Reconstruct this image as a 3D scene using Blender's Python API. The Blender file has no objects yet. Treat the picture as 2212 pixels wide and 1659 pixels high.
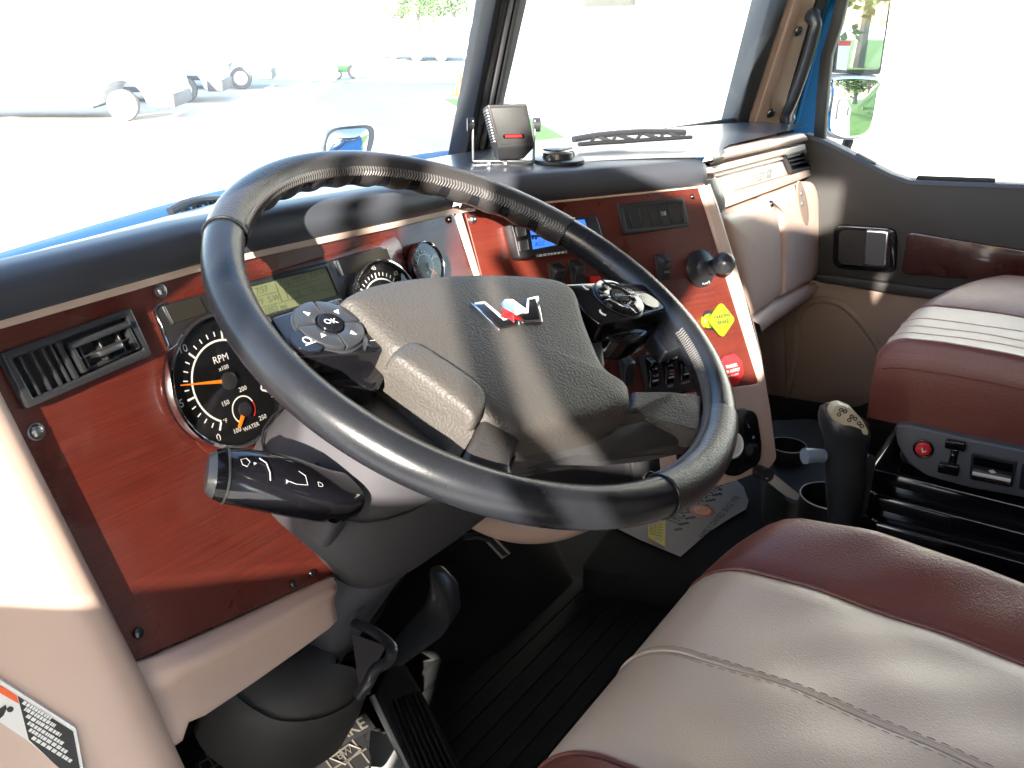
import bpy, bmesh, math, random
from mathutils import Vector, Matrix
SC = bpy.context.scene
COL = SC.collection
R = math.radians
# ------------------------------------------------------------------ camera
CAM = Vector((-0.6527, -0.4450, 0.2425))
YAW, PITCH, ROLL = 0.99999, 0.37533, 0.01286
FPX, PW, PH = 2024.0, 2212.0, 1659.0
_f = Vector((math.sin(YAW)*math.cos(PITCH), math.cos(YAW)*math.cos(PITCH), -math.sin(PITCH)))
_r0 = Vector((math.cos(YAW), -math.sin(YAW), 0)); _u0 = _r0.cross(_f)
_r = _r0*math.cos(ROLL)+_u0*math.sin(ROLL); _u = _u0*math.cos(ROLL)-_r0*math.sin(ROLL)
cd = bpy.data.cameras.new('camera'); cam = bpy.data.objects.new('camera', cd); COL.objects.link(cam)
cd.sensor_width = 36; cd.lens = FPX/PW*36; cd.clip_start = 0.02; cd.clip_end = 3000
cam.matrix_world = Matrix(((_r.x, _u.x, -_f.x, CAM.x), (_r.y, _u.y, -_f.y, CAM.y), (_r.z, _u.z, -_f.z, CAM.z), (0, 0, 0, 1)))
SC.camera = cam
# ------------------------------------------------------------------ light
SUN_AZ, SUN_EL = R(248), R(19)      # the low sun stands behind the driver's door (clockwise from the truck's nose)
SUN = Vector((math.sin(SUN_AZ)*math.cos(SUN_EL), math.cos(SUN_AZ)*math.cos(SUN_EL), math.sin(SUN_EL)))
W = bpy.data.worlds.new('World'); SC.world = W; W.use_nodes = True
nt = W.node_tree; bg = nt.nodes['Background']
sky = nt.nodes.new('ShaderNodeTexSky'); sky.sky_type = 'NISHITA'; sky.sun_disc = False
sky.sun_elevation = SUN_EL; sky.sun_rotation = SUN_AZ; sky.air_density = 1.0; sky.dust_density = 1.5
nt.links.new(sky.outputs[0], bg.inputs[0]); bg.inputs[1].default_value = 0.14
sl = bpy.data.lights.new('sun', 'SUN'); sl.energy = 3.8; sl.angle = R(0.5); sl.color = (1, 0.93, 0.82)
so = bpy.data.objects.new('sun', sl); COL.objects.link(so); so.rotation_euler = SUN.to_track_quat('Z', 'Y').to_euler()
SC.view_settings.view_transform = 'Standard'; SC.view_settings.look = 'None'
SC.view_settings.exposure = 2.85; SC.view_settings.gamma = 1
SC.cycles.max_bounces = 8; SC.cycles.diffuse_bounces = 5; SC.cycles.transparent_max_bounces = 16
SC.cycles.caustics_reflective = False; SC.cycles.sample_clamp_indirect = 6
# ------------------------------------------------------------------ frames and measuring
def ray(x, y): return _f + _r*((x-PW/2)/FPX) - _u*((y-PH/2)/FPX)
class Fr:
    """a local plane: origin o, axes ex (right), ey (up in the plane), ez (outwards)"""
    def __init__(s, o, ex, ey):
        s.o = Vector(o); s.ex = Vector(ex).normalized(); e = Vector(ey); s.ez = s.ex.cross(e).normalized(); s.ey = s.ez.cross(s.ex)
        s.m = Matrix(((s.ex.x, s.ey.x, s.ez.x, s.o.x), (s.ex.y, s.ey.y, s.ez.y, s.o.y), (s.ex.z, s.ey.z, s.ez.z, s.o.z), (0, 0, 0, 1)))
    def w(s, u, v, h=0): return s.o + s.ex*u + s.ey*v + s.ez*h
    def at(s, x, y, h=0):        # a measured picture point laid on this plane (raised by h)
        d = ray(x, y); p = CAM + d*((s.o + s.ez*h - CAM).dot(s.ez)/d.dot(s.ez)) - s.o
        return (p.dot(s.ex), p.dot(s.ey))
    def ats(s, pts, h=0): return [s.at(x, y, h) for x, y in pts]
    def loc(s, P): P = Vector(P)-s.o; return (P.dot(s.ex), P.dot(s.ey), P.dot(s.ez))
    def sub(s, u, v, h=0, rot=0, tilt=0):   # child frame
        c, n = math.cos(rot), math.sin(rot); ex = s.ex*c + s.ey*n; ey = s.ey*c - s.ex*n
        if tilt: ey = ey*math.cos(tilt) + s.ez*math.sin(tilt)
        return Fr(s.w(u, v, h), ex, ey)
WF = Fr((0, 0, 0), (1, 0, 0), (0, 1, 0))
# ------------------------------------------------------------------ materials
def mat(name, col, rough=.5, metal=0, spec=.5, bump=None, coat=0, vary=None, sheen=0):
    m = bpy.data.materials.new(name); m.use_nodes = True; n = m.node_tree.nodes; l = m.node_tree.links
    b = n['Principled BSDF']; b.inputs['Base Color'].default_value = (*col, 1); b.inputs['Roughness'].default_value = rough
    b.inputs['Metallic'].default_value = metal; b.inputs['Specular IOR Level'].default_value = spec; b.inputs['Coat Weight'].default_value = coat
    b.inputs['Coat Roughness'].default_value = .08; b.inputs['Sheen Weight'].default_value = sheen
    tc = n.new('ShaderNodeTexCoord')
    if vary:   # (amount, scale, wear): patches of tone and sheen
        a, sc = vary
        nz = n.new('ShaderNodeTexNoise'); nz.inputs['Scale'].default_value = sc; nz.inputs['Detail'].default_value = 6; l.new(tc.outputs['Object'], nz.inputs['Vector'])
        mr = n.new('ShaderNodeMapRange'); mr.inputs[1].default_value = .25; mr.inputs[2].default_value = .75; mr.inputs[3].default_value = 1-a; mr.inputs[4].default_value = 1+a; l.new(nz.outputs[0], mr.inputs[0])
        mx = n.new('ShaderNodeMix'); mx.data_type = 'RGBA'; mx.blend_type = 'MULTIPLY'; mx.inputs[0].default_value = 1; mx.inputs[6].default_value = (*col, 1)
        l.new(mr.outputs[0], mx.inputs[7]); l.new(mx.outputs[2], b.inputs['Base Color'])
        m2 = n.new('ShaderNodeMapRange'); m2.inputs[3].default_value = max(.02, rough-a*.5); m2.inputs[4].default_value = min(1, rough+a*.5); l.new(nz.outputs[0], m2.inputs[0]); l.new(m2.outputs[0], b.inputs['Roughness'])
    if bump:   # (kind, scale, strength, distance)
        k, sc, st, di = bump
        bp = n.new('ShaderNodeBump'); bp.inputs['Strength'].default_value = st; bp.inputs['Distance'].default_value = di
        if k == 'leather':
            v = n.new('ShaderNodeTexVoronoi'); v.feature = 'SMOOTH_F1'; v.inputs['Scale'].default_value = sc; v.inputs['Smoothness'].default_value = .35
            nz = n.new('ShaderNodeTexNoise'); nz.inputs['Scale'].default_value = sc*.35; nz.inputs['Detail'].default_value = 3
            ad = n.new('ShaderNodeVectorMath'); ad.operation = 'MULTIPLY_ADD'; ad.inputs[1].default_value = (.004, .004, .004)
            l.new(tc.outputs['Object'], nz.inputs['Vector']); l.new(nz.outputs['Color'], ad.inputs[0]); l.new(tc.outputs['Object'], ad.inputs[2]); l.new(ad.outputs[0], v.inputs['Vector'])
            l.new(v.outputs['Distance'], bp.inputs['Height'])
            bp.invert = True
        else:
            nz = n.new('ShaderNodeTexNoise'); nz.inputs['Scale'].default_value = sc; nz.inputs['Detail'].default_value = 4
            l.new(tc.outputs['Object'], nz.inputs['Vector']); l.new(nz.outputs[0], bp.inputs['Height'])
        l.new(bp.outputs[0], b.inputs['Normal'])
    return m
def wood_mat(name, c1, c2, rough, coat):
    m = mat(name, c1, rough, coat=coat); n = m.node_tree.nodes; l = m.node_tree.links; b = n['Principled BSDF']
    tc = n.new('ShaderNodeTexCoord'); mp = n.new('ShaderNodeMapping'); mp.inputs['Scale'].default_value = (9, 620, 90); mp.inputs['Rotation'].default_value = (0, 0, R(3))
    n1 = n.new('ShaderNodeTexNoise'); n1.inputs['Scale'].default_value = 1; n1.inputs['Detail'].default_value = 6; n1.inputs['Roughness'].default_value = .65; n1.inputs['Distortion'].default_value = .4
    n2 = n.new('ShaderNodeTexNoise'); n2.inputs['Scale'].default_value = 7; n2.inputs['Detail'].default_value = 3
    l.new(tc.outputs['Object'], mp.inputs[0]); l.new(mp.outputs[0], n1.inputs['Vector']); l.new(tc.outputs['Object'], n2.inputs['Vector'])
    ad = n.new('ShaderNodeMath'); ad.operation = 'MULTIPLY_ADD'; ad.inputs[1].default_value = .45; l.new(n2.outputs[0], ad.inputs[0]); l.new(n1.outputs[0], ad.inputs[2])
    cr = n.new('ShaderNodeValToRGB'); e = cr.color_ramp.elements; e[0].position = .5; e[0].color = (*c2, 1); e[1].position = .86; e[1].color = (*c1, 1)
    l.new(ad.outputs[0], cr.inputs[0]); l.new(cr.outputs[0], b.inputs['Base Color'])
    sm_ = n.new('ShaderNodeTexNoise'); sm_.inputs['Scale'].default_value = 16; sm_.inputs['Detail'].default_value = 8; l.new(tc.outputs['Object'], sm_.inputs['Vector']); rg = n.new('ShaderNodeMapRange'); rg.inputs[1].default_value = .35; rg.inputs[2].default_value = .7; rg.inputs[3].default_value = rough-.08; rg.inputs[4].default_value = rough+.2; l.new(sm_.outputs[0], rg.inputs[0]); l.new(rg.outputs[0], b.inputs['Roughness'])
    bp = n.new('ShaderNodeBump'); bp.inputs['Strength'].default_value = .12; bp.inputs['Distance'].default_value = .0003; l.new(n1.outputs[0], bp.inputs['Height']); l.new(bp.outputs[0], b.inputs['Normal'])
    return m
def glass_mat(name, tint, refl):
    m = bpy.data.materials.new(name); m.use_nodes = True; n = m.node_tree.nodes; l = m.node_tree.links; n.remove(n['Principled BSDF'])
    t = n.new('ShaderNodeBsdfTransparent'); t.inputs[0].default_value = (*tint, 1); g = n.new('ShaderNodeBsdfGlossy'); g.inputs['Roughness'].default_value = .02
    mx = n.new('ShaderNodeMixShader'); mx.inputs[0].default_value = refl
    l.new(t.outputs[0], mx.inputs[1]); l.new(g.outputs[0], mx.inputs[2]); l.new(mx.outputs[0], n['Material Output'].inputs[0]); return m
M = {}
M['vinyl'] = mat('slate_vinyl', (.050, .054, .066), .42, spec=.5, bump=('leather', 900, .12, .0004), vary=(.12, 9))
M['deck'] = mat('dash_top_vinyl', (.060, .066, .080), .30, spec=.9, coat=.35, bump=('leather', 600, .10, .0004), vary=(.08, 9))
M['hub'] = mat('pebbled_grey_plastic', (.056, .050, .045), .55, spec=.4, bump=('leather', 430, .55, .0009), vary=(.08, 12))
M['spoke'] = mat('dark_grey_plastic', (.038, .037, .038), .42, bump=('leather', 700, .22, .0005))
M['rim'] = mat('smooth_black_leather', (.011, .012, .015), .26, spec=.45, bump=('leather', 1100, .16, .0003), vary=(.2, 14))
M['grip'] = mat('grained_black_leather', (.030, .028, .028), .36, spec=.55, bump=('leather', 480, .38, .0007), vary=(.2, 14))
M['thread'] = mat('black_thread', (.10, .095, .095), .5)
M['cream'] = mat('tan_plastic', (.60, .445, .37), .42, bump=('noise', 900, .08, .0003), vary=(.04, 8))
M['cream_flat'] = mat('tan_trim_edge', (.56, .43, .35), .5)
M['wood'] = wood_mat('red_wood_veneer', (.112, .0185, .0110), (.058, .0098, .0064), .30, .5)
M['doorwood'] = wood_mat('dark_wood_veneer', (.06, .016, .010), (.025, .008, .006), .2, .9)
M['black'] = mat('black_plastic', (.018, .018, .020), .35, bump=('noise', 1200, .1, .0002))
M['gloss'] = mat('gloss_black_plastic', (.006, .006, .008), .09, spec=.6)
M['satin'] = mat('satin_black_plastic', (.028, .030, .034), .3)
M['colgrey'] = mat('grey_column_plastic', (.048, .046, .052), .72, spec=.3, bump=('noise', 900, .15, .0003))
M['paleglass'] = mat('sky_reflecting_side_glass', (.35, .40, .42), .05, metal=.7)
M['panelgrey'] = mat('grey_switch_plastic', (.085, .088, .098), .55, bump=('noise', 900, .15, .0003))
M['dial'] = mat('black_dial_face', (.010, .010, .011), .45)
M['chrome'] = mat('chrome', (.82, .82, .84), .09, metal=1)
M['steel'] = mat('brushed_steel', (.42, .42, .42), .35, metal=1)
M['darksteel'] = mat('dark_screw_steel', (.10, .11, .12), .3, metal=1)
M['white'] = mat('white_print', (.80, .80, .78), .6)
M['grey_print'] = mat('grey_print', (.42, .42, .42), .6)
M['red_print'] = mat('red_print', (.60, .03, .02), .5)
M['black_print'] = mat('black_print', (.02, .02, .022), .6)
M['orange'] = mat('orange_needle', (.95, .22, .01), .4)
M['lcd'] = mat('green_grey_lcd', (.20, .235, .125), .25)
M['lcd_ink'] = mat('lcd_ink', (.085, .105, .055), .5)
M['blue_lcd'] = mat('blue_backlit_lcd', (.02, .10, .5), .3); _b = M['blue_lcd'].node_tree.nodes['Principled BSDF']; _b.inputs['Emission Color'].default_value = (.07, .27, 1, 1); _b.inputs['Emission Strength'].default_value = .16
M['blue_ink'] = mat('blue_lcd_ink', (.01, .03, .22), .4)
M['led'] = mat('red_lamp', (.55, .02, .02), .2)
M['smoke'] = mat('smoked_window', (.030, .028, .024), .18)
M['seatc'] = mat('cream_leather', (.56, .435, .34), .38, spec=.5, bump=('leather', 520, .28, .0006), vary=(.05, 7))
M['seatm'] = mat('maroon_leather', (.165, .051, .038), .38, spec=.5, bump=('leather', 430, .40, .0008), vary=(.10, 8))
M['blue'] = mat('blue_truck_paint', (.003, .115, .31), .6, metal=0, spec=.10, coat=0)
M['doorblack'] = mat('charcoal_door_vinyl', (.026, .025, .024), .55, bump=('leather', 700, .25, .0005), vary=(.15, 6))
M['rubber'] = mat('black_rubber', (.014, .014, .015), .6, bump=('noise', 500, .2, .0004))
M['boot'] = mat('grey_boot_rubber', (.075, .068, .064), .6, bump=('noise', 700, .3, .0005))
M['carpet'] = mat('black_rubber_mat', (.0075, .008, .0095), .85, bump=('noise', 700, .5, .001))
M['paper'] = mat('white_paper', (.50, .49, .53), .7, bump=('noise', 25, .2, .002))
M['yellow'] = mat('yellow_card', (.85, .75, .02), .55)
M['knobyellow'] = mat('fluorescent_yellow_plastic', (.21, .29, .012), .35)
M['knobred'] = mat('red_plastic', (.62, .025, .03), .3)
M['ivory'] = mat('ivory_insert', (.58, .53, .38), .3)
M['levergrey'] = mat('pale_grey_lever', (.42, .42, .42), .4)
M['bluegrey'] = mat('blue_grey_plastic', (.25, .33, .42), .35)
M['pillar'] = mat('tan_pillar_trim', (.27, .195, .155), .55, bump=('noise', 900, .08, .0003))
M['stitch'] = mat('seat_thread', (.26, .21, .18), .6)
M['headliner'] = mat('grey_headliner', (.11, .095, .085), .9)
M['white_paint'] = mat('white_vehicle_paint', (.62, .63, .64), .25, coat=.5)
M['glass'] = glass_mat('clear_glass', (.96, .98, .97), .025)
M['screen'] = glass_mat('glare_veiled_windscreen_glass', (.97, .985, .98), .02)
_n = M['screen'].node_tree; _t = _n.nodes.new('ShaderNodeBsdfTranslucent'); _t.inputs[0].default_value = (.9, .93, .95, 1); _x = _n.nodes.new('ShaderNodeMixShader'); _x.inputs[0].default_value = .055  # translucent veil added to wash out the view like glare
_o = _n.nodes['Material Output'].inputs[0]; _n.links.new(_o.links[0].from_socket, _x.inputs[1]); _n.links.new(_t.outputs[0], _x.inputs[2]); _n.links.new(_x.outputs[0], _o)
M['tint'] = glass_mat('dark_glass', (.10, .12, .12), .08)
M['gaugeglass'] = glass_mat('gauge_lens', (.97, .97, .97), .05)
M['mirror'] = mat('mirror_glass', (.86, .88, .9), .01, metal=1)
M['tyre'] = mat('tyre_rubber', (.13, .13, .13), .8)
M['shaded_asphalt'] = mat('shaded_asphalt', (.13, .14, .155), .9, bump=('noise', 40, .4, .01), vary=(.12, 1.2))
M['concrete'] = mat('concrete', (.55, .54, .50), .85, bump=('noise', 30, .3, .01), vary=(.10, .8))
M['grass'] = mat('grass', (.055, .14, .025), .9, bump=('noise', 60, .6, .03), vary=(.3, 3))
M['leaf'] = mat('foliage', (.07, .13, .045), .8, vary=(.4, 2))
M['bark'] = mat('bark', (.22, .19, .16), .9, bump=('noise', 20, .6, .02))
M['wallmat'] = mat('pale_metal_wall', (.62, .64, .64), .6, bump=('noise', 10, .1, .002))
M['green'] = mat('green_machine_paint', (.10, .34, .12), .4)
M['conemat'] = mat('orange_cone_plastic', (.85, .12, .02), .5)
# ------------------------------------------------------------------ object making
def empty(name, loc, label=None, cat=None, group=None):
    o = bpy.data.objects.new(name, None); COL.objects.link(o); o.location = loc; o.empty_display_size = .05
    if label: o['label'] = label
    if cat: o['category'] = cat
    if group: o['group'] = group
    return o
def tag(o, label=None, cat=None, group=None, kind=None):
    if label: o['label'] = label
    if cat: o['category'] = cat
    if group: o['group'] = group
    if kind: o['kind'] = kind
    return o
_WM = {}
def setparent(o, p, m):
    _WM[o.name] = m
    if p is not None:
        o.parent = p
        pm = _WM.get(p.name) or (Matrix.Translation(p.location))
        o.matrix_parent_inverse = pm.inverted()
    o.matrix_basis = m
def build(name, V, F, m, parent=None, fr=WF, bevel=0, seg=2, ang=38, flat=False, kind=None, clampo=True):
    me = bpy.data.meshes.new(name); bm = bmesh.new()
    vs = [bm.verts.new(v) for v in V]
    for f in F:
        try: bm.faces.new([vs[i] for i in f])
        except ValueError: pass
    bmesh.ops.recalc_face_normals(bm, faces=bm.faces)
    if bevel:
        ed = [e for e in bm.edges if len(e.link_faces) == 2 and e.calc_face_angle(0) > R(ang)]
        if ed: bmesh.ops.bevel(bm, geom=ed, offset=bevel, offset_type='OFFSET', segments=seg, profile=.5, affect='EDGES', clamp_overlap=clampo)
    bm.to_mesh(me); bm.free(); me.materials.append(M[m] if isinstance(m, str) else m)
    if not flat:
        me.shade_smooth(); me.set_sharp_from_angle(angle=R(ang))
    o = bpy.data.objects.new(name, me); COL.objects.link(o)
    setparent(o, parent, fr.m.copy())
    if kind: o['kind'] = kind
    return o
def join(*parts):
    V, F = [], []
    for v, f in parts:
        k = len(V); V += [tuple(x) for x in v]; F += [tuple(i+k for i in q) for q in f]
    return V, F
def area(p): return sum(p[i][0]*p[(i+1) % len(p)][1]-p[(i+1) % len(p)][0]*p[i][1] for i in range(len(p)))/2
def slab(pts, h0, h1, top=None):
    """prism over a polygon, from h0 up to h1 (top: height added per point)"""
    p = list(pts)
    if area(p) < 0: p.reverse()
    n = len(p); V = [(x, y, h0) for x, y in p] + [(x, y, (h1 + (top(x, y) if top else 0))) for x, y in p]
    F = [tuple(range(n-1, -1, -1)), tuple(range(n, 2*n))] + [(i, (i+1) % n, n+(i+1) % n, n+i) for i in range(n)]
    return V, F
def rect(u0, u1, v0, v1): return [(u0, v0), (u1, v0), (u1, v1), (u0, v1)]
def box(u0, u1, v0, v1, h0, h1): return slab(rect(u0, u1, v0, v1), h0, h1)
def rnd(pts, r, n=5):
    """polygon with rounded corners"""
    out = []; N = len(pts)
    for i in range(N):
        a, b, c = Vector(pts[i-1]), Vector(pts[i]), Vector(pts[(i+1) % N])
        d1, d2 = (a-b), (c-b); l1, l2 = d1.length, d2.length
        if l1 < 1e-7 or l2 < 1e-7: out.append(tuple(b)); continue
        t = min(r, l1*.48, l2*.48); p, q = b+d1/l1*t, b+d2/l2*t
        for k in range(n+1):
            s = k/n; out.append(tuple(p*(1-s)**2 + b*2*s*(1-s) + q*s*s))
    return out
def circ(cx, cy, r, n=32, ry=None, a0=0): return [(cx+r*math.cos(a0+2*math.pi*i/n), cy+(ry or r)*math.sin(a0+2*math.pi*i/n)) for i in range(n)]
def lathe(prof, n=32, cx=0, cy=0, caps=True):
    """profile of (radius, height) turned round (cx,cy)"""
    V, F = [], []
    for r, h in prof: V += [(cx+r*math.cos(2*math.pi*i/n), cy+r*math.sin(2*math.pi*i/n), h) for i in range(n)]
    for k in range(len(prof)-1):
        for i in range(n): F.append((k*n+i, k*n+(i+1) % n, (k+1)*n+(i+1) % n, (k+1)*n+i))
    if caps and prof[0][0] > 1e-6: F.append(tuple(range(n-1, -1, -1)))
    if caps and prof[-1][0] > 1e-6: F.append(tuple(range((len(prof)-1)*n, len(prof)*n)))
    return V, F
def ring(cx, cy, r0, r1, h0, h1, n=48):
    P = [(r0, h0), (r1, h0), (r1, h1), (r0, h1)]; V, F = [], []
    for r, h in P: V += [(cx+r*math.cos(2*math.pi*i/n), cy+r*math.sin(2*math.pi*i/n), h) for i in range(n)]
    for k in range(4):
        for i in range(n): F.append((k*n+i, k*n+(i+1) % n, ((k+1) % 4)*n+(i+1) % n, ((k+1) % 4)*n+i))
    return V, F
def loft(rows, closed=False, capA=False, capB=False):
    V, F = [], []; n = len(rows[0])
    for r in rows: V += [tuple(p) for p in r]
    for k in range(len(rows)-1):
        for i in range(n if closed else n-1):
            j = (i+1) % n; F.append((k*n+i, k*n+j, (k+1)*n+j, (k+1)*n+i))
    if capA: F.append(tuple(range(n-1, -1, -1)))
    if capB: F.append(tuple(range((len(rows)-1)*n, len(rows)*n)))
    return V, F
def spline(pts, n=8, closed=False):
    P = [Vector(p) for p in pts]; out = []; N = len(P)
    for i in range(N if closed else N-1):
        a = P[(i-1) % N] if closed or i > 0 else P[0]*2-P[1]; b = P[i]; c = P[(i+1) % N]
        d = P[(i+2) % N] if closed or i+2 < N else P[-1]*2-P[-2]
        for k in range(n):
            t = k/n; out.append(.5*((2*b)+(c-a)*t+(2*a-5*b+4*c-d)*t*t+(3*b-a-3*c+d)*t**3))
    if not closed: out.append(P[-1])
    return out
def sweep(path, rad, n=12, closed=False, flat=1.0, up=None, caps=True):
    """tube along a path; rad a number or a function of (0..1, angle)"""
    P = [Vector(p) for p in path]; N = len(P); rows = []; prev = Vector(up) if up else None
    for i, p in enumerate(P):
        t = (P[(i+1) % N]-P[i-1]) if (closed or 0 < i < N-1) else (P[1]-P[0] if i == 0 else P[-1]-P[-2])
        t.normalize()
        if up: a = Vector(up)
        elif prev is None: a = Vector((0, 0, 1)) if abs(t.z) < .9 else Vector((1, 0, 0))
        else: a = prev
        x = (a - t*a.dot(t)).normalized(); y = t.cross(x); prev = x
        row = []
        for k in range(n):
            g = 2*math.pi*k/n; r = rad(i/max(1, N-1), g) if callable(rad) else rad
            row.append(p + x*math.cos(g)*r*flat + y*math.sin(g)*r)
        rows.append(row)
    if closed: rows.append(rows[0])
    return loft(rows, closed=True, capA=caps and not closed, capB=caps and not closed)
def pillow(outline, prof, centre=None):
    """domed pad: rings of the outline scaled by s at height h for (s,h) in prof; h may be a function"""
    n = len(outline); cx = sum(p[0] for p in outline)/n if centre is None else centre[0]; cy = sum(p[1] for p in outline)/n if centre is None else centre[1]
    p = list(outline)
    if area(p) < 0: p.reverse()
    rows = []
    for s, h in prof:
        rows.append([(cx+(x-cx)*s, cy+(y-cy)*s, (h(cx+(x-cx)*s, cy+(y-cy)*s) if callable(h) else h)) for x, y in p])
    V, F = loft(rows, closed=True, capA=True)
    k = len(V); s, h = prof[-1]; V.append((cx, cy, (h(cx, cy) if callable(h) else h))); b = (len(rows)-1)*n
    F += [(b+i, b+(i+1) % n, k) for i in range(n)]
    return V, F
def text(s, fr, u, v, size, m, parent, name='lettering', rot=0, h=.0004, align='CENTER', sx=1.0, bold=0, space=1.0):
    c = bpy.data.curves.new('t', 'FONT'); c.body = s; c.size = size; c.align_x = align; c.align_y = 'CENTER'; c.resolution_u = 2; c.offset = bold*size; c.space_character = space
    o = bpy.data.objects.new('t', c); COL.objects.link(o); dg = bpy.context.evaluated_depsgraph_get()
    me = bpy.data.meshes.new_from_object(o.evaluated_get(dg)); bpy.data.objects.remove(o); bpy.data.curves.remove(c)
    for vtx in me.vertices: vtx.co.x *= sx
    me.name = name; me.materials.clear(); me.materials.append(M[m])
    ob = bpy.data.objects.new(name, me); COL.objects.link(ob); setparent(ob, parent, fr.sub(u, v, h, rot).m.copy()); return ob

def dashes(fr, p, q, n, hgt, m, parent, h, seed=1, name='small_print'):
    """a row of illegibly small print: short bars of uneven length between p and q"""
    g = random.Random(seed); p, q = Vector(p), Vector(q); d = (q-p); L = d.length; d.normalize(); nn = Vector((-d.y, d.x))*hgt/2; s_ = 0; P_ = []
    while s_ < L*.97:
        w = min(L-s_, L/n*g.uniform(.5, 1.3)); a, b = p+d*s_, p+d*(s_+w*.78); P_.append(slab([tuple(a-nn), tuple(b-nn), tuple(b+nn), tuple(a+nn)], h-.0002, h)); s_ += w
    return build(name, *join(*P_), m, parent, fr, flat=True)
# ================================================================== DASHBOARD
A18 = R(18)
F1 = Fr((0, .17, -.05), (1, 0, 0), (0, math.sin(A18), math.cos(A18)))
_p2 = F1.w(*F1.at(1000, 490)); B24 = R(24)
F2 = Fr(_p2, (math.cos(B24), -math.sin(B24), 0), (0, 0, 1)); F2 = Fr(_p2, F2.ex, F2.ez.cross(F2.ex)*math.cos(A18) - F2.ez*math.sin(A18))
dash = empty('dashboard', (0, .25, -.1), 'dashboard with red wood veneer panels, tan frame and slate grey padded top', 'dashboard')
P = dash
def a1(x, y, h=0): return F1.at(x, y, h)
def a2(x, y, h=0): return F2.at(x, y, h)
# --- driver side veneer
w1 = [a1(-75, 716), a1(0, 699), a1(410, 580), a1(975, 456), a1(1016, 576)]
L = a1(1290, 1030); bl, br = a1(290, 1430), a1(722, 1240); k = (br[1]-bl[1])/(br[0]-bl[0])
rt = F1.at(1090, 760); w1 += [(rt[0], rt[1]), (rt[0], br[1]+k*(rt[0]-br[0])+.02), br, bl]
wood1 = build('veneer_panel', *slab(rnd(w1, .004), -.012, 0), 'wood', P, F1, bevel=.0008, seg=1)
# raised veneer island round the gauges
isl = [a1(372, 652), a1(860, 505), a1(890, 640), a1(840, 800), a1(700, 1010), a1(560, 1015), a1(440, 985), a1(385, 900), a1(372, 790)]
build('veneer_island', *slab(rnd(isl, .02, 8), 0, .0022), 'wood', P, F1, bevel=.0012, seg=2)
# --- slate padded brow: a section swept across, driver part then the part turned to the driver
def padrow(base, out, up, h): return [base + out*a + Vector((0, 0, 1))*b for a, b in h]
sec = [(-.012, -.006), (.001, -.001), (.0055, .005), (.0070, .013), (.0055, .021), (.0005, .0285), (-.008, .0335), (-.018, .035), (-.030, .0345), (-.040, .030)]
FOOT = [(-.62, .10), (-.45, .19), (-.30, .238), (-.18, .262), (-.03, .300), (.15, .318), (.38, .322), (.60, .318), (.85, .312), (1.10, .300), (1.30, .275), (1.42, .245)]
def WS(x):
    for (xa, ya), (xb, yb) in zip(FOOT, FOOT[1:]):
        if x <= xb: return ya+(yb-ya)*(x-xa)/(xb-xa)
    return FOOT[-1][1]
rows = []
for x, y in [(-90, 716), (0, 693), (140, 653), (280, 613), (410, 576), (560, 541), (700, 511), (840, 482), (970, 453)]:
    b = F1.w(*a1(x, y)); rows.append([b + Vector((0, -1, 0))*s + Vector((0, 0, 1))*(t*(1.0 if x > 0 else 1)) for s, t in sec])
build('padded_brow', *loft([[tuple(q) for q in spline(r, 4)] for r in rows]), 'vinyl', P, bevel=0, ang=60)
rows = []
pts2 = [(988, 450), (1100, 441), (1250, 427), (1400, 412), (1480, 404), (1504, 401), (1514, 400), (1522, 399)]
for i, (x, y) in enumerate(pts2):
    b = F2.w(*a2(x, y)); t = max(0, (i-4)/3.0); sc_ = 1-.95*t*t if t else 1; o_ = Vector((-math.sin(B24), -math.cos(B24), 0))
    r = []
    for s, q in [(-.006, -.004), (.002, -.001), (.008, .004), (.0115, .012), (.0115, .022), (.007, .031), (-.003, .0365), (-.03, .038), (-.10, .036), (-.17, .030)]:
        if s > -.01: r.append(b + o_*(s*(1-.75*t*t)) + Vector((0, 0, 1))*(q*(1-.30*t*t)))
        else: r.append(b + o_*s*1.0 + Vector((0, 0, 1))*(q*(1-.30*t*t)))
    rows.append([tuple(z) for z in spline(r, 4)])
build('padded_brow', *loft(rows), 'vinyl', P, ang=70)
# dash top deck out to the windscreen
def Zp(x, y, z): d = ray(x, y); return CAM + d*((z-CAM.z)/d.z)
rows = []
for i in range(31):
    x = -.60 + 1.98*i/30; zt = .0705 if x < .55 else .0705-.035*((x-.55)/.83)
    if x < .22: yf = .205
    elif x < .60: yf = .205 - (x-.22)*.445 + .03 - .05*max(0, (x-.45)/.15)
    else: yf = .066 + (x-.6)*.09 - max(0, .05*(.75-x)/.15)
    if .22 <= x < .30: yf = .205 - (x-.22)*.445 + .03*(x-.22)/.08
    yb = max(WS(x), yf+.004)
    rows.append([(x, yf + (yb-yf)*j/8, zt - (.0025 if j == 0 else 0) - (.004 if j == 8 else 0)) for j in range(9)])
build('top_deck', *loft(rows), 'deck', P, ang=60)
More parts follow.
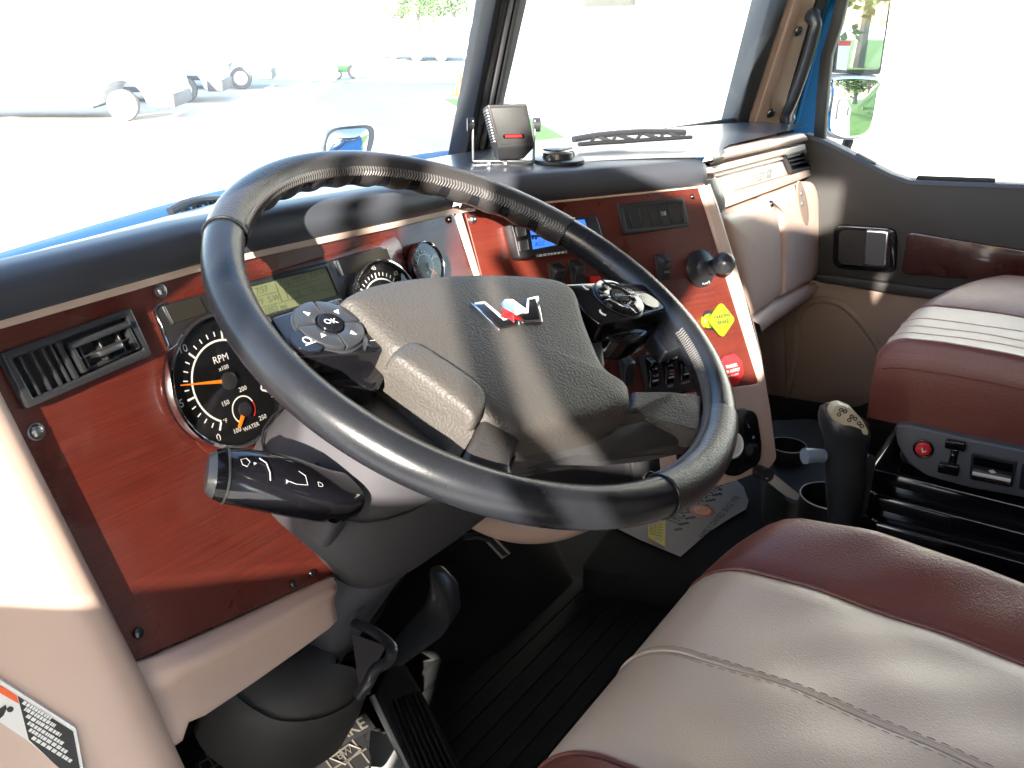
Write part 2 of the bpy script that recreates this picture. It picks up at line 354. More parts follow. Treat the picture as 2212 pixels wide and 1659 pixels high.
# --- tan trim strip along the brow, the upright between the veneers, frame right of the second veneer
def strip(fr, pts, w, h0, h1, name='trim_strip', m='cream_flat', bev=.001, side=1):
    """band along a polyline in a frame"""
    q = [Vector(p) for p in pts]; L_, R_ = [], []
    for i, p in enumerate(q):
        t = (q[min(i+1, len(q)-1)]-q[max(0, i-1)]).normalized(); n = Vector((-t.y, t.x)); ww = w(i/(len(q)-1)) if callable(w) else w
        L_.append(tuple(p)); R_.append(tuple(p - n*ww*side))
    return build(name, *slab(L_+R_[::-1], h0, h1), m, P, fr, bevel=bev)
strip(F1, [a1(-90, 703), a1(0, 686), a1(140, 647), a1(280, 608), a1(410, 571), a1(560, 536), a1(700, 508), a1(840, 479), a1(985, 447)], .0078, -.004, .0035)
strip(F1, [a1(980, 447), a1(1000, 510), a1(1020, 578), a1(1075, 760)], .0075, -.004, .003, name='upright_trim', side=-1)
strip(F2, [a2(990, 449), a2(1100, 440), a2(1250, 426), a2(1400, 411), a2(1520, 399)], .0042, -.004, .003)
# centre veneer
w2 = [a2(1004, 458), a2(1508, 403), a2(1640, 826), (a2(1640, 826)[0]-.01, a2(1640, 826)[1]-.004)]
blx = a2(1110, 800); w2 = [a2(1004, 458), a2(1508, 404), a2(1639, 827), (blx[0], a2(1639, 827)[1]+.0), ]
build('veneer_panel', *slab(rnd(w2, .004), -.012, 0), 'wood', P, F2, bevel=.0008, seg=1)
# tan frame to the right of it, running down to the socket panel
fr_out = [a2(1509, 404), a2(1526, 399), a2(1560, 490), a2(1600, 620), a2(1640, 770), a2(1660, 880), a2(1674, 990), a2(1660, 1010), a2(1580, 1040), a2(1500, 1062), a2(1430, 1075), a2(1420, 960), a2(1425, 880), a2(1440, 855), a2(1641, 829)]
build('centre_frame', *slab(rnd(fr_out, .006, 4), -.03, .004), 'cream', P, F2, bevel=.003, seg=3)
# --- driver lower tan frame: left end, ridge and knee panel
ridge = [(a1(-60, 700), 0), (a1(0, 862), 0), (a1(70, 1000), 0), (a1(145, 1148), 0), (a1(220, 1295), 0), (a1(288, 1432), 0)]
e0, e1 = Vector(a1(0, 862)), Vector(a1(288, 1432)); dirn = (e1-e0).normalized(); nrm = Vector((dirn.y, -dirn.x)); nrm = nrm if nrm.x < 0 else -nrm
secL = [(-.0005, -.010), (.0005, .004), (.003, .011), (.009, .0165), (.018, .018), (.030, .015), (.050, .004), (.085, -.02), (.13, -.055), (.17, -.085), (.19, -.12), (.195, -.2)]
rows = []
Lt = (e1-e0).length
for s in [-.30, -.15, -.02, .1, .25, .4, .55, .7, .85, 1.0, 1.08, 1.16, 1.26, 1.38, 1.5, 1.62]:
    b = e0 + dirn*(Lt*s); r = []
    for a, h in secL:
        aa = a; hh = h
        if s > 1: aa = a; b2 = b
        bb = b + nrm*aa*(1 if s < 1.1 else 1-(s-1.1)*.35) + Vector((-1, 0))*0
        r.append(F1.w(bb.x, bb.y, hh if s < 1.05 else hh - (s-1.05)*.02))
    rows.append([tuple(z) for z in spline(r, 3)])
build('left_end_panel', *loft(rows), 'cream', P, ang=70)
# knee panel: from the veneer foot down
kr = []
for x0, y0, x1, y1, hb in [(290, 1431, 262, 1665, .0), (300, 1428, 330, 1640, .004), (330, 1418, 385, 1600, .012), (360, 1405, 395, 1560, .016), (420, 1380, 430, 1545, .018), (520, 1335, 530, 1478, .018), (620, 1288, 630, 1408, .017), (690, 1256, 700, 1358, .015), (712, 1247, 718, 1342, .010), (719, 1246, 722, 1325, -.004), (721, 1247, 723, 1315, -.03)]:
    t, b = F1.w(*a1(x0, y0)), F1.w(*a1(x1, y1)); n = F1.ez; r = []
    for f, h in [(0, -.012), (0, .003), (.06, hb*.6), (.16, hb), (.3, hb*.95), (.42, hb*.55), (.6, hb*.5), (.8, hb*.62), (.94, hb*.6), (1, hb*.2), (1.02, -.03)]:
        r.append(t.lerp(b, f) + n*h)
    kr.append([tuple(z) for z in spline(r, 3)])
build('knee_panel', *loft(kr), 'cream', P, ang=60)
build('slot_insert', *slab([a1(618, 1312, .004), a1(700, 1262, .004), a1(703, 1272, .004), a1(624, 1325, .004)], .002, .0105), 'gloss', P, F1, bevel=.001)
# under-dash bin below knee panel
# --- air vent, driver
def quadpt(Q, s, t):
    a = Vector(Q[0]).lerp(Vector(Q[1]), s); b = Vector(Q[3]).lerp(Vector(Q[2]), s); return a.lerp(b, t)
def framebox(name, fr, Q, wall, h0, h1, m, parent, bev=.001):
    """open rectangular bezel from a quad"""
    c = sum((Vector(q) for q in Q), Vector((0, 0)))/4
    I = []
    for q in Q: q = Vector(q); d = q-c; I.append(tuple(c + Vector((d.x*(1-wall/abs(d.x)), d.y*(1-wall/abs(d.y))))))
    V, F = [], []
    for h, S in ((h0, Q), (h1, Q), (h1, I), (h0, I)): V += [(x, y, h) for x, y in S]
    for k in range(4):
        for i in range(4): F.append((k*4+i, k*4+(i+1) % 4, ((k+1) % 4)*4+(i+1) % 4, ((k+1) % 4)*4+i))
    return build(name, V, F, m, parent, fr, bevel=bev), I
hv = .010
Q = [a1(2, 763, hv), a1(283, 664, hv), a1(330, 766, hv), a1(62, 883, hv)]
vent, I = framebox('air_vent', F1, Q, .006, 0, hv, 'satin', P, bev=.0015)
tag(vent, 'wide driver vent with one barrel open')
build('vent_back', *slab([tuple(quadpt(I, -.01, -.01)), tuple(quadpt(I, 1.01, -.01)), tuple(quadpt(I, 1.01, 1.01)), tuple(quadpt(I, -.01, 1.01))], .0003, .001), 'rubber', vent, F1)
d = quadpt(I, .36, 0), quadpt(I, .40, 0), quadpt(I, .40, 1), quadpt(I, .36, 1)
build('divider', *slab([tuple(z) for z in d], .001, .0095), 'satin', vent, F1, bevel=.0006)
for s in (.06, .155, .245, .315):
    q = [tuple(quadpt(I, s, 0)), tuple(quadpt(I, s+.022, 0)), tuple(quadpt(I, s+.022, 1)), tuple(quadpt(I, s, 1))]
    build('slat', *slab(q, .001, .0075), 'satin', vent, F1, bevel=.0004, seg=1)
# tilted barrel: top lip, side cheeks, cross slats and the thumb tab
bq = [quadpt(I, .43, .10), quadpt(I, .97, .10), quadpt(I, .97, .97), quadpt(I, .43, .97)]
def bp(s, t): return tuple(quadpt([tuple(z) for z in bq], s, t))
build('barrel_lip', *slab([bp(0, 0), bp(1, 0), bp(1, .2), bp(0, .2)], .006, .0155), 'satin', vent, F1, bevel=.0015)
build('barrel_lip', *slab([bp(0.05, .86), bp(.95, .86), bp(.95, 1), bp(.05, 1)], .001, .005), 'satin', vent, F1, bevel=.001)
for s in (0, .93): build('barrel_cheek', *slab([bp(s, .1), bp(s+.07, .1), bp(s+.07, .95), bp(s, .95)], .001, .012), 'satin', vent, F1, bevel=.0008)
for s in (.14, .78, .46): build('slat', *slab([bp(s, .2), bp(s+.035, .2), bp(s+.035, .88), bp(s, .88)], .001, .009), 'satin', vent, F1, bevel=.0003, seg=1)
build('slat', *slab([bp(.05, .52), bp(.95, .52), bp(.95, .56), bp(.05, .56)], .001, .010), 'satin', vent, F1, bevel=.0003, seg=1)
build('thumb_tab', *slab([bp(.25, .50), bp(.66, .50), bp(.66, .68), bp(.25, .68)], .006, .021), 'steel', vent, F1, bevel=.0012)
# --- screws
def screw(fr, x, y, r, m='steel', dome=.35, px=True, washer=True, parent=P, name='screw'):
    u, v = fr.at(x, y) if px else (x, y)
    prof = ([(r*1.25, 0), (r*1.25, r*.25), (r*1.02, r*.30)] if washer else []) + [(r, r*.25), (r*.97, r*.55), (r*.75, r*.8), (r*.45, r*.92), (r*.42, r*.6), (0, r*.6)]
    s = build(name, *lathe(prof, 24, u, v), m, parent, fr); return s
screw(F1, 346, 629, .0046); sc2 = screw(F1, 77, 933, .0052)
screw(F1, 297, 1368, .0044, 'darksteel', washer=False)
for x, y in ((632, 1262), (672, 1238)): screw(F1, x, y, .0034, 'darksteel', washer=False, name='rivet')
screw(F1, 970, 475, .0040, 'darksteel', washer=False); screw(F2, 1020, 474, .0042, 'steel')
screw(F2, 1495, 425, .0035, 'darksteel', washer=False)
# --- instrument cluster
hc = .0045
cq = [a1(333, 662, hc), a1(427, 638, hc), a1(522, 611, hc), a1(680, 571, hc), a1(828, 531, hc), a1(848, 570, hc), a1(880, 660, hc), a1(820, 760, hc), a1(600, 820, hc), a1(400, 800, hc), a1(371, 770, hc)]
clus = build('instrument_cluster', *slab(rnd(cq, .006, 4), 0, hc), 'black', P, F1, bevel=.0015)
bez = build('bezel_edge', *join(*[sweep([F1.w(*p, h=hc) for p in [a1(372, 772, hc), a1(350, 713, hc), a1(334, 672, hc), a1(340, 660, hc), a1(360, 654, hc)]], .0012, 8)]), 'chrome', clus)
lq = [a1(527, 622, hc), a1(703, 576, hc), a1(729, 640, hc), a1(553, 690, hc)]
framebox('lcd_frame', F1, [tuple(quadpt(lq, -.04, -.09)), tuple(quadpt(lq, 1.03, -.07)), tuple(quadpt(lq, 1.03, 1.05)), tuple(quadpt(lq, -.04, 1.05))], .003, hc, hc+.0018, 'satin', clus, bev=.0004)
lcd = build('lcd_screen', *slab(lq, hc, hc+.0004), 'lcd', clus, F1)
def lp(s, t): return tuple(quadpt(lq, s, t))
def bar(pts, name='lcd_line', m='lcd_ink', h=hc+.0007, par=clus, fr=F1): return build(name, *slab(pts, h-.0003, h), m, par, fr, flat=True)
def line(s0, t0, s1, t1, w=.0005):
    a, b = Vector(lp(s0, t0)), Vector(lp(s1, t1)); n = (b-a).normalized(); n = Vector((-n.y, n.x))*w/2
    return slab([tuple(a+n), tuple(b+n), tuple(b-n), tuple(a-n)], hc+.0004, hc+.0007)
build('lcd_lines', *join(line(.0, .36, .34, .36), line(.34, .03, .34, .70), line(0, .70, 1, .70), line(.42, .34, .88, .34), line(.42, .34, .42, .64), line(.42, .50, .9, .50)), 'lcd_ink', lcd, F1, flat=True)
th = math.atan2(*(Vector(lq[1])-Vector(lq[0])).yx)
for s, t, tt, z in [('7:57', .17, .20, .0085), ('80°F  S-W', .17, .54, .0080), ('Trip MPG  0.0', .62, .16, .0085), ('1/7', .93, .13, .0060), ('5', .56, .60, .005), ('10', .74, .60, .005), ('11052 mi', .22, .86, .0085)]:
    text(s, F1, *lp(t, tt), z, 'lcd_ink', lcd, rot=th, h=hc+.0006)
for Qs in ([(349, 663), (430, 641), (448, 676), (369, 701)], [(720, 564), (834, 536), (846, 566), (734, 597)]):
    q = [a1(x, y, hc) for x, y in Qs]; w_ = build('warning_lamp_window', *slab(rnd(q, .001, 2), hc, hc+.0008), 'smoke', clus, F1, bevel=.0003, seg=1)
    e = [tuple(quadpt(q, 0, 0)), tuple(quadpt(q, .06, 0)), tuple(quadpt(q, .06, 1)), tuple(quadpt(q, 0, 1))]; build('light_strip', *slab(e, hc, hc+.0016), 'steel', w_, F1, bevel=.0004)
# gauges
def gauge(cu, cv, r, major, lab, name, start=225, end=-45, needle=0.2, r_t=.78, txt=.16, word=None, sub=None, fr=F1, h=.012, parent=P, red=None, lensz=True):
    g = build(name, *ring(cu, cv, r*.93, r*1.0, 0, h), 'gloss', parent, fr, bevel=.0018, ang=30)
    build('chrome_ring', *lathe([(r*1.012, h-.006), (r*1.012, h-.001), (r*1.0, h+.0010), (r*.965, h+.0016), (r*.945, h+.0008), (r*.94, h-.002)], 64, cu, cv, caps=False), 'chrome', g, fr)
    build('dial_face', *lathe([(r*.95, h-.0048), (0, h-.0048)], 64, cu, cv), 'dial', g, fr)
    hh = h-.0042; T = []
    n = (len(major)-1)*5
    for i in range(n+1):
        a = R(start+(end-start)*i/n); mj = i % 5 == 0; l = .12 if mj else .07; w = .014 if mj else .008
        c, s = math.cos(a), math.sin(a); q = []
        for rr, ww in ((r_t*r, w*r), (r_t*r, -w*r), ((r_t-l)*r, -w*r), ((r_t-l)*r, w*r)): q.append((cu+rr*c-ww*s, cv+rr*s+ww*c))
        T.append(slab(q, hh-.0003, hh))
    na = 40; q = []
    A0, A1 = R(start), R(end)
    arcp = [(cu+(r_t-.12)*r*math.cos(A0+(A1-A0)*i/na), cv+(r_t-.12)*r*math.sin(A0+(A1-A0)*i/na)) for i in range(na+1)]
    arcq = [(cu+(r_t-.15)*r*math.cos(A0+(A1-A0)*i/na), cv+(r_t-.15)*r*math.sin(A0+(A1-A0)*i/na)) for i in range(na+1)]
    T.append(loft([[(x, y, hh) for x, y in arcp], [(x, y, hh) for x, y in arcq]]))
    build('tick_marks', *join(*T), 'white', g, fr, flat=True)
    if red:
        A0, A1 = R(red[0]), R(red[1]); b1 = [[(cu+k*r*math.cos(A0+(A1-A0)*i/16), cv+k*r*math.sin(A0+(A1-A0)*i/16), hh+.0002) for i in range(17)] for k in (r_t, r_t-.1)]
        build('red_band', *loft(b1), 'red_print', g, fr, flat=True)
    for i, s in enumerate(major):
        a = R(start+(end-start)*i/(len(major)-1)); k = r_t+.0 + .0; rr = (r_t+.07+txt*.35)*r if lab > 0 else (r_t-.30)*r
        text(s, fr, cu+rr*math.cos(a), cv+rr*math.sin(a), txt*r*1.4, 'white', g, h=hh)
    build('lens', *lathe([(r*.94, h-.0008), (r*.5, h+.0004), (0, h+.0007)], 48, cu, cv), 'gaugeglass', g, fr, ang=80)
    if word: text(word[0], fr, cu+word[1]*r, cv+word[2]*r, word[3]*r, 'white', g, h=hh)
    if sub: text(sub[0], fr, cu+sub[1]*r, cv+sub[2]*r, sub[3]*r, 'white', g, h=hh)
    a = R(start+(end-start)*needle); c, s = math.cos(a), math.sin(a)
    q = [(cu+c*.85*r*r_t/.78-s*.006*r, cv+s*.85*r*r_t/.78+c*.006*r), (cu+c*.85*r*r_t/.78+s*.006*r, cv+s*.85*r*r_t/.78-c*.006*r), (cu+s*.03*r, cv-c*.03*r), (cu-s*.03*r, cv+c*.03*r)]
    build('needle', *slab(q, hh+.001, hh+.0018), 'orange', g, fr)
    build('needle_hub', *lathe([(.13*r, hh), (.13*r, hh+.003), (.10*r, hh+.0038), (0, hh+.0038)], 24, cu, cv), 'black', g, fr)
    return g
cu, cv = a1(499, 822, .012); RG = .0585
g1 = gauge(cu, cv, RG, ['0', '5', '10', '15', '20', '25'], 1, 'tachometer', start=238, end=-30, needle=.265, r_t=.74, txt=.115, word=('RPM', 0, .34, .15), sub=('x100', 0, .2, .09))
s_u, s_v = a1(527, 885, .008)
hh = .0078
def smallarc(g, cu, cv, r, a0, a1_, m, w, name): 
    b1 = [[(cu+k*math.cos(R(a0+(a1_-a0)*i/20)), cv+k*math.sin(R(a0+(a1_-a0)*i/20)), hh+.0002) for i in range(21)] for k in (r, r-w)]; build(name, *loft(b1), m, g, F1, flat=True)
smallarc(g1, s_u, s_v, .0125, 225, 20, 'white', .0012, 'arc_mark'); smallarc(g1, s_u, s_v, .0125, 18, -45, 'red_print', .0014, 'red_band')
for s, a, rr in (('100', 228, .0195), ('150', 145, .0195), ('200', 72, .018), ('250', -38, .021)): text(s, F1, s_u+rr*math.cos(R(a)), s_v+rr*math.sin(R(a)), .0058, 'white', g1, h=hh)
text('WATER', F1, s_u+.002, s_v-.0165, .0052, 'white', g1, h=hh); text('°F', F1, s_u-.0215, s_v-.003, .0052, 'white', g1, h=hh)
build('needle_hub', *lathe([(.0062, hh), (.0062, hh+.003), (0, hh+.0034)], 20, s_u, s_v), 'black', g1, F1)
aa = R(228); c_, s_ = math.cos(aa), math.sin(aa)
build('needle', *slab([(s_u+c_*.017-s_*.0012, s_v+s_*.017+c_*.0012), (s_u+c_*.017+s_*.0012, s_v+s_*.017-c_*.0012), (s_u+c_*.004+s_*.0018, s_v+s_*.004-c_*.0018), (s_u+c_*.004-s_*.0018, s_v+s_*.004+c_*.0018)], hh+.001, hh+.002), 'orange', g1, F1)
g2u, g2v = a1(838, 664, .012)
gauge(g2u, g2v, .050, ['0', '15', '30', '45', '60', '75', '90'], 1, 'speedometer', start=225, end=-45, needle=0, r_t=.74, txt=.10, word=('MPH', 0, .3, .14))
g3u, g3v = a1(924, 573, .010)
g3 = gauge(g3u, g3v, .0262, ['0', '50', '100', '140'], 1, 'small_gauge', start=200, end=-70, needle=.9, r_t=.62, txt=.17, word=('°F', 0, -.35, .22), fr=F1, h=.011, red=(-30, -70))
# --- centre veneer fittings
hv = .006
Q = [a2(1336, 440, hv), a2(1477, 427, hv), a2(1490, 488, hv), a2(1350, 507, hv)]
v2, I = framebox('air_vent', F2, Q, .0055, 0, hv, 'satin', P, bev=.0012); tag(v2, 'closed vent on the centre panel')
build('vent_door', *slab([tuple(quadpt(I, 0, 0)), tuple(quadpt(I, 1, 0)), tuple(quadpt(I, 1, 1)), tuple(quadpt(I, 0, 1))], .0005, .0025), 'satin', v2, F2)
for i in range(5):
    s = .1+.17*i; build('slat', *slab([tuple(quadpt(I, s, .12)), tuple(quadpt(I, s+.03, .12)), tuple(quadpt(I, s+.03, .95)), tuple(quadpt(I, s, .95))], .0025, .0046), 'black', v2, F2, bevel=.0004, seg=1)
build('thumb_tab', *slab([tuple(quadpt(I, .62, .35)), tuple(quadpt(I, .70, .35)), tuple(quadpt(I, .70, .55)), tuple(quadpt(I, .62, .55))], .0025, .0055), 'steel', v2, F2, bevel=.0005)
# suspension readout unit with blue screen
hd = .020
dq = [a2(1104, 480, hd), a2(1290, 466, hd), a2(1312, 535, hd), a2(1122, 560, hd)]
dev = build('readout_unit', *slab(rnd(dq, .005, 5), 0, hd), 'black', P, F2, bevel=.003, seg=3)
for q in ([(1112, 490), (1132, 486), (1136, 509), (1117, 514)], [(1118, 521), (1138, 517), (1142, 540), (1122, 545)]):
    build('key', *slab(rnd([a2(x, y, hd) for x, y in q], .0015, 3), hd, hd+.002), 'steel', dev, F2, bevel=.0006)
bq_ = [a2(1143, 484, hd), a2(1262, 474, hd), a2(1275, 515, hd), a2(1151, 539, hd)]
build('blue_screen', *slab(bq_, hd, hd+.0006), 'blue_lcd', dev, F2)
text('ACC', F2, *a2(1166, 527, hd), .0075, 'blue_ink', dev, h=hd+.0008, align='CENTER')
dashes(F2, a2(1158, 553, hd), a2(1225, 544, hd), 8, .0028, 'grey_print', dev, hd+.0005)
def bl(x0, y0, x1, y1): return [a2(x0, y0, hd), a2(x1, y0-1, hd), a2(x1+1, y1-1, hd), a2(x0+1, y1, hd)]
build('truck_outline', *join(slab(bl(1146, 508, 1188, 513), hd+.0006, hd+.0009), slab(bl(1172, 502, 1192, 509), hd+.0006, hd+.0009), *[slab(circ(*a2(x, y, hd), .0016, 10), hd+.0006, hd+.0009) for x, y in ((1150, 515), (1157, 515), (1183, 511), (1190, 511))]), 'blue_ink', dev, F2, flat=True)
# rocker switches
def rocker(fr, x, y, w, hgt, parent, labels=(), barm=None, led=False, tiltpx=0, name='rocker_switch', px=True):
    u, v = fr.at(x, y) if px else (x, y)
    b = build(name, *slab(rnd(rect(u-w/2, u+w/2, v-hgt/2, v+hgt/2), .0015, 3), 0, .004), 'satin', parent, fr, bevel=.0008)
    rows = []; n = 12
    for i in range(n+1):
        s = -1+2*i/n; hh_ = .0045+.0075*math.exp(-((s-.45)/.35)**2)+.004*(1-s*s); vv = v+s*hgt*.44
        ww = w*.40; rows.append([(u-ww, vv, .003), (u-ww, vv, hh_-.0012), (u-ww*.9, vv, hh_), (u+ww*.9, vv, hh_), (u+ww, vv, hh_-.0012), (u+ww, vv, .003)])
    build('rocker', *loft(rows, capA=False), 'satin', b, fr, ang=50)
    for s, dv, z, hh_ in labels:
        text(s, fr, u, v+dv, z, 'white', b, h=hh_)
    if barm: build('indicator_bar', *box(u-.0045, u+.0045, v-hgt*.30, v-hgt*.30+.0022, .0072, .0086), barm, b, fr)
    return b
for (x, y) in ((1243, 592), (1428, 578)): rocker(F2, x, y, .020, .036, P, labels=[('FOG', -.007, .0044, .0105)] if x > 1300 else ())
rocker(F2, 1200, 597, .020, .034, P)
build('hazard_button', *slab(rnd([a2(1277, 596, .006), a2(1296, 595, .006), a2(1302, 622, .006), a2(1284, 624, .006)], .002), 0, .007), 'led', P, F2, bevel=.001)
u0, v0 = a2(1430, 795, .004)
bank = build('switch_bank', *slab([a2(1378, 770, .004), a2(1480, 748, .004), a2(1508, 838, .004), a2(1404, 862, .004)], 0, .004), 'satin', P, F2, bevel=.001)
for (x, y, top, mid, bot) in ((1412, 802, 'DUMP', 'SUSP', ''), (1446, 795, 'SLIDE', '5TH\nWHL', 'LOCK'), (1479, 788, 'LOCK', 'INTR\nAXL', 'UNLOCK')):
    u, v = a2(x, y, .008); rows = []; n = 14
    for i in range(n+1):
        s = -1+2*i/n; hh_ = .006+.009*math.exp(-((s-.55)/.28)**2)+.004*(1-s*s); vv = v+s*.020; ww = .0082
        rows.append([(u-ww, vv, .003), (u-ww, vv, hh_-.001), (u-ww*.88, vv, hh_), (u+ww*.88, vv, hh_), (u+ww, vv, hh_-.001), (u+ww, vv, .003)])
    rk = build('rocker_switch', *loft(rows), 'gloss', bank, F2, ang=50)
    text(top, F2, u, v+.0245, .0042, 'white', rk, h=.0048); text(mid, F2, u, v-.006, .0042, 'grey_print', rk, h=.0115)
    if bot: text(bot, F2, u, v-.0245, .0038, 'white', rk, h=.0048)
    build('indicator_bar', *box(u-.0045, u+.0045, v-.0135, v-.0115, .0085, .0100), 'grey_print', rk, F2)
    build('icon', *join(slab(circ(u-.003, v+.0045, .0016, 10), .0112, .0116), slab(circ(u+.002, v+.0045, .0022, 10), .0112, .0116), slab(rect(u-.004, u+.005, v+.0052, v+.0062), .0112, .0116)), 'white', rk, F2, flat=True)
rocker(F2, 1350, 800, .020, .042, P, labels=())
# warning sticker
q = [a2(1362, 733), a2(1440, 714), a2(1452, 727), a2(1365, 751)]; q = [a2(1352, 706), a2(1432, 690), a2(1452, 728), a2(1364, 750)]
st = build('sticker', *slab(rnd(q, .002, 3), 0, .0005), 'white', P, F2, flat=True)
build('sticker_header', *slab([tuple(quadpt(q, .03, .05)), tuple(quadpt(q, .97, .05)), tuple(quadpt(q, .97, .32)), tuple(quadpt(q, .03, .32))], .0005, .0007), 'red_print', st, F2, flat=True)
for t in (.42, .55, .68, .81): dashes(F2, quadpt(q, .05, t), quadpt(q, .93 if t < .8 else .4, t), 12, .0018, 'red_print', st, .0008, seed=int(t*100))
# phone ball mount
bmx, bmy = a2(1512, 580)
ballm = build('ball_mount', *lathe([(.0260, 0), (.0260, .003), (.023, .0055), (.012, .0075), (.0085, .012), (.008, .022), (.010, .026)], 40, bmx, bmy), 'black', P, F2)
bf = F2.w(bmx, bmy, .034); 
def sphere(c, r, n=24, m=14): 
    return lathe([(max(1e-7, r*math.sin(math.pi*i/m)), -r*math.cos(math.pi*i/m)) for i in range(m+1)], n)
build('ball', *sphere(0, .0155), 'satin', ballm, Fr(F2.w(bmx+.010, bmy+.002, .036), F2.ex, F2.ey))
build('ball_neck', *sweep([F2.w(bmx, bmy, .006), F2.w(bmx+.004, bmy+.001, .018), F2.w(bmx+.009, bmy+.002, .030)], .008, 16), 'satin', ballm)
for a in (100, 215, 330): screw(F2, bmx+.0185*math.cos(R(a)), bmy+.0185*math.sin(R(a)), .0027, 'steel', px=False, washer=False, parent=ballm)
text('RAM', F2, bmx+.002, bmy-.0205, .007, 'grey_print', ballm, h=.0060)
# air brake knobs
def knob(x, y, shape, m, r, lines, inkm, hk=.026, tm=None):
    u, v = a2(x, y, hk); n = 8 if shape == 8 else 4
    st_ = build('brake_knob', *lathe([(.011, 0), (.0105, .004), (.0085, .006), (.0080, hk-.006), (r*.55, hk-.003)], 24, u, v), m, P, F2)
    pts = circ(u, v, r, n, a0=(math.pi/8 if n == 8 else math.pi/2-.12))
    build('knob_face', *slab(rnd(pts, .006 if n == 4 else .0025, 4), hk-.005, hk), m, st_, F2, bevel=.0012)
    for i, (s, z, dv) in enumerate(lines): text(s, F2, u, v+dv, z, inkm, st_, h=hk+.0004, bold=.03)
    return st_
tag(knob(1561, 691, 4, 'knobyellow', .0245, [('PARKING', .0072, .005), ('BRAKE', .0072, -.003)], 'black_print', hk=.030), 'fluorescent yellow diamond parking brake knob')
tag(knob(1581, 800, 8, 'knobred', .0235, [('TRAILER', .0058, .006), ('AIR SUPPLY', .0056, -.001), ('PUSH TO SUPPLY', .0030, -.007)], 'white'), 'red octagonal trailer air supply knob')
build('knob_collar', *lathe([(.014, 0), (.014, .003), (.012, .0045), (.0095, .0045)], 24, *a2(1532, 692)), 'black', P, F2)
# lower centre: oval recess with a pale knob, power sockets, climate strip
rq = [a2(1606, 880, .004), a2(1632, 890, .004), a2(1643, 960, .004), a2(1640, 1000, .004), a2(1590, 1030, .004), a2(1560, 1025, .004), a2(1555, 960, .004), a2(1570, 890, .004)]
rec = build('climate_pod', *slab(rnd(rq, .012, 6), .002, .0075), 'gloss', P, F2, bevel=.002, seg=3)
ku, kv = a2(1585, 962, .02)
build('climate_knob', *lathe([(.0205, .006), (.0200, .014), (.0185, .0205), (.0155, .0225), (.0150, .0200), (0, .0200)], 36, ku, kv), 'white', rec, F2)
text('L', F2, *a2(1618, 920, .008), .008, 'grey_print', rec, h=.0078); text('H', F2, *a2(1628, 945, .008), .006, 'white', rec, h=.0078)
pod2 = build('control_strip', *slab([a2(1455, 965, .0), a2(1530, 950, .0), a2(1545, 1040, .0), a2(1462, 1060, .0)], -.002, .006), 'gloss', P, F2, bevel=.001)
for x, y in ((1458, 972), (1462, 990)): pass
so_p = build('socket_plate', *slab([a2(1362, 965, .0), a2(1418, 952, .0), a2(1428, 1060, .0), a2(1370, 1075, .0)], -.004, .003), 'black', P, F2, bevel=.001)
for x, y in ((1392, 972), (1402, 1034)):
    u, v = a2(x, y, .003); s_ = build('power_socket', *ring(u, v, .0085, .0105, .002, .0055, 28), 'chrome', so_p, F2, bevel=.0006, ang=30)
    build('socket_well', *lathe([(.0085, .0036), (0, .0036)], 24, u, v), 'rubber', s_, F2)
# lower dark centre panel behind the wheel
build('lower_panel', *slab([a2(1040, 905, -.02), a2(1440, 855, -.02), a2(1440, 1110, -.02), a2(1060, 1160, -.02)], -.03, -.004), 'black', P, F2, bevel=.002)
build('lower_tan_lip', *sweep(spline([F2.w(*a2(x, y), h=.012) for x, y in ((960, 1080), (1030, 1122), (1090, 1143), (1150, 1148), (1205, 1140), (1260, 1120))], 4), .011, 12, flat=1.3), 'cream', P)
# --- warning label on the left end
_A, _B, _C = Vector((-.397, .139, -.196)), Vector((-.370, .109, -.244)), Vector((-.406, .134, -.250))
_n = (_B-_A).cross(_C-_A).normalized(); _n = _n if _n.y < 0 else -_n
_x = (lambda q: q.normalized())(ray(164, 1573)*1.0 - ray(36, 1501)); _x = (_x - _n*_x.dot(_n)).normalized()
LF = Fr(_A + _n*.001, _x, _n.cross(_x))
def al(x, y, h=.002): return LF.at(x, y, h)
lab = build('warning_label', *slab(rnd([al(x, y) for x, y in ((-60, 1432), (0, 1468), (164, 1573), (182, 1670), (190, 1720), (125, 1656), (60, 1600), (0, 1560), (-60, 1520))], .002, 3), -.004, .002), 'white', P, LF, flat=True)
tag(lab, 'white, orange and black safety label')
build('label_text_block', *slab([al(x, y) for x, y in ((38, 1503), (158, 1580), (172, 1655), (180, 1705), (118, 1650), (62, 1597))], .002, .0023), 'black_print', lab, LF, flat=True)
build('orange_header', *slab([al(x, y) for x, y in ((-60, 1442), (36, 1502), (41, 1520), (-60, 1462))], .002, .0023), 'conemat', lab, LF, flat=True)
build('falling_figure', *join(slab(circ(*al(22, 1532), .0022, 12), .002, .0023), slab([al(0, 1530), al(12, 1522), al(15, 1530), al(8, 1545), al(0, 1552), al(-10, 1548)], .002, .0023)), 'black_print', lab, LF, flat=True)
for i, (x0, y0, x1, y1) in enumerate(((50, 1516, 112, 1552), (54, 1530, 120, 1568), (58, 1545, 132, 1588), (61, 1560, 138, 1607), (64, 1575, 146, 1625), (70, 1592, 156, 1645))):
    dashes(LF, al(x0, y0), al(x1, y1), 9, .0026, 'white', lab, .0026, seed=i)
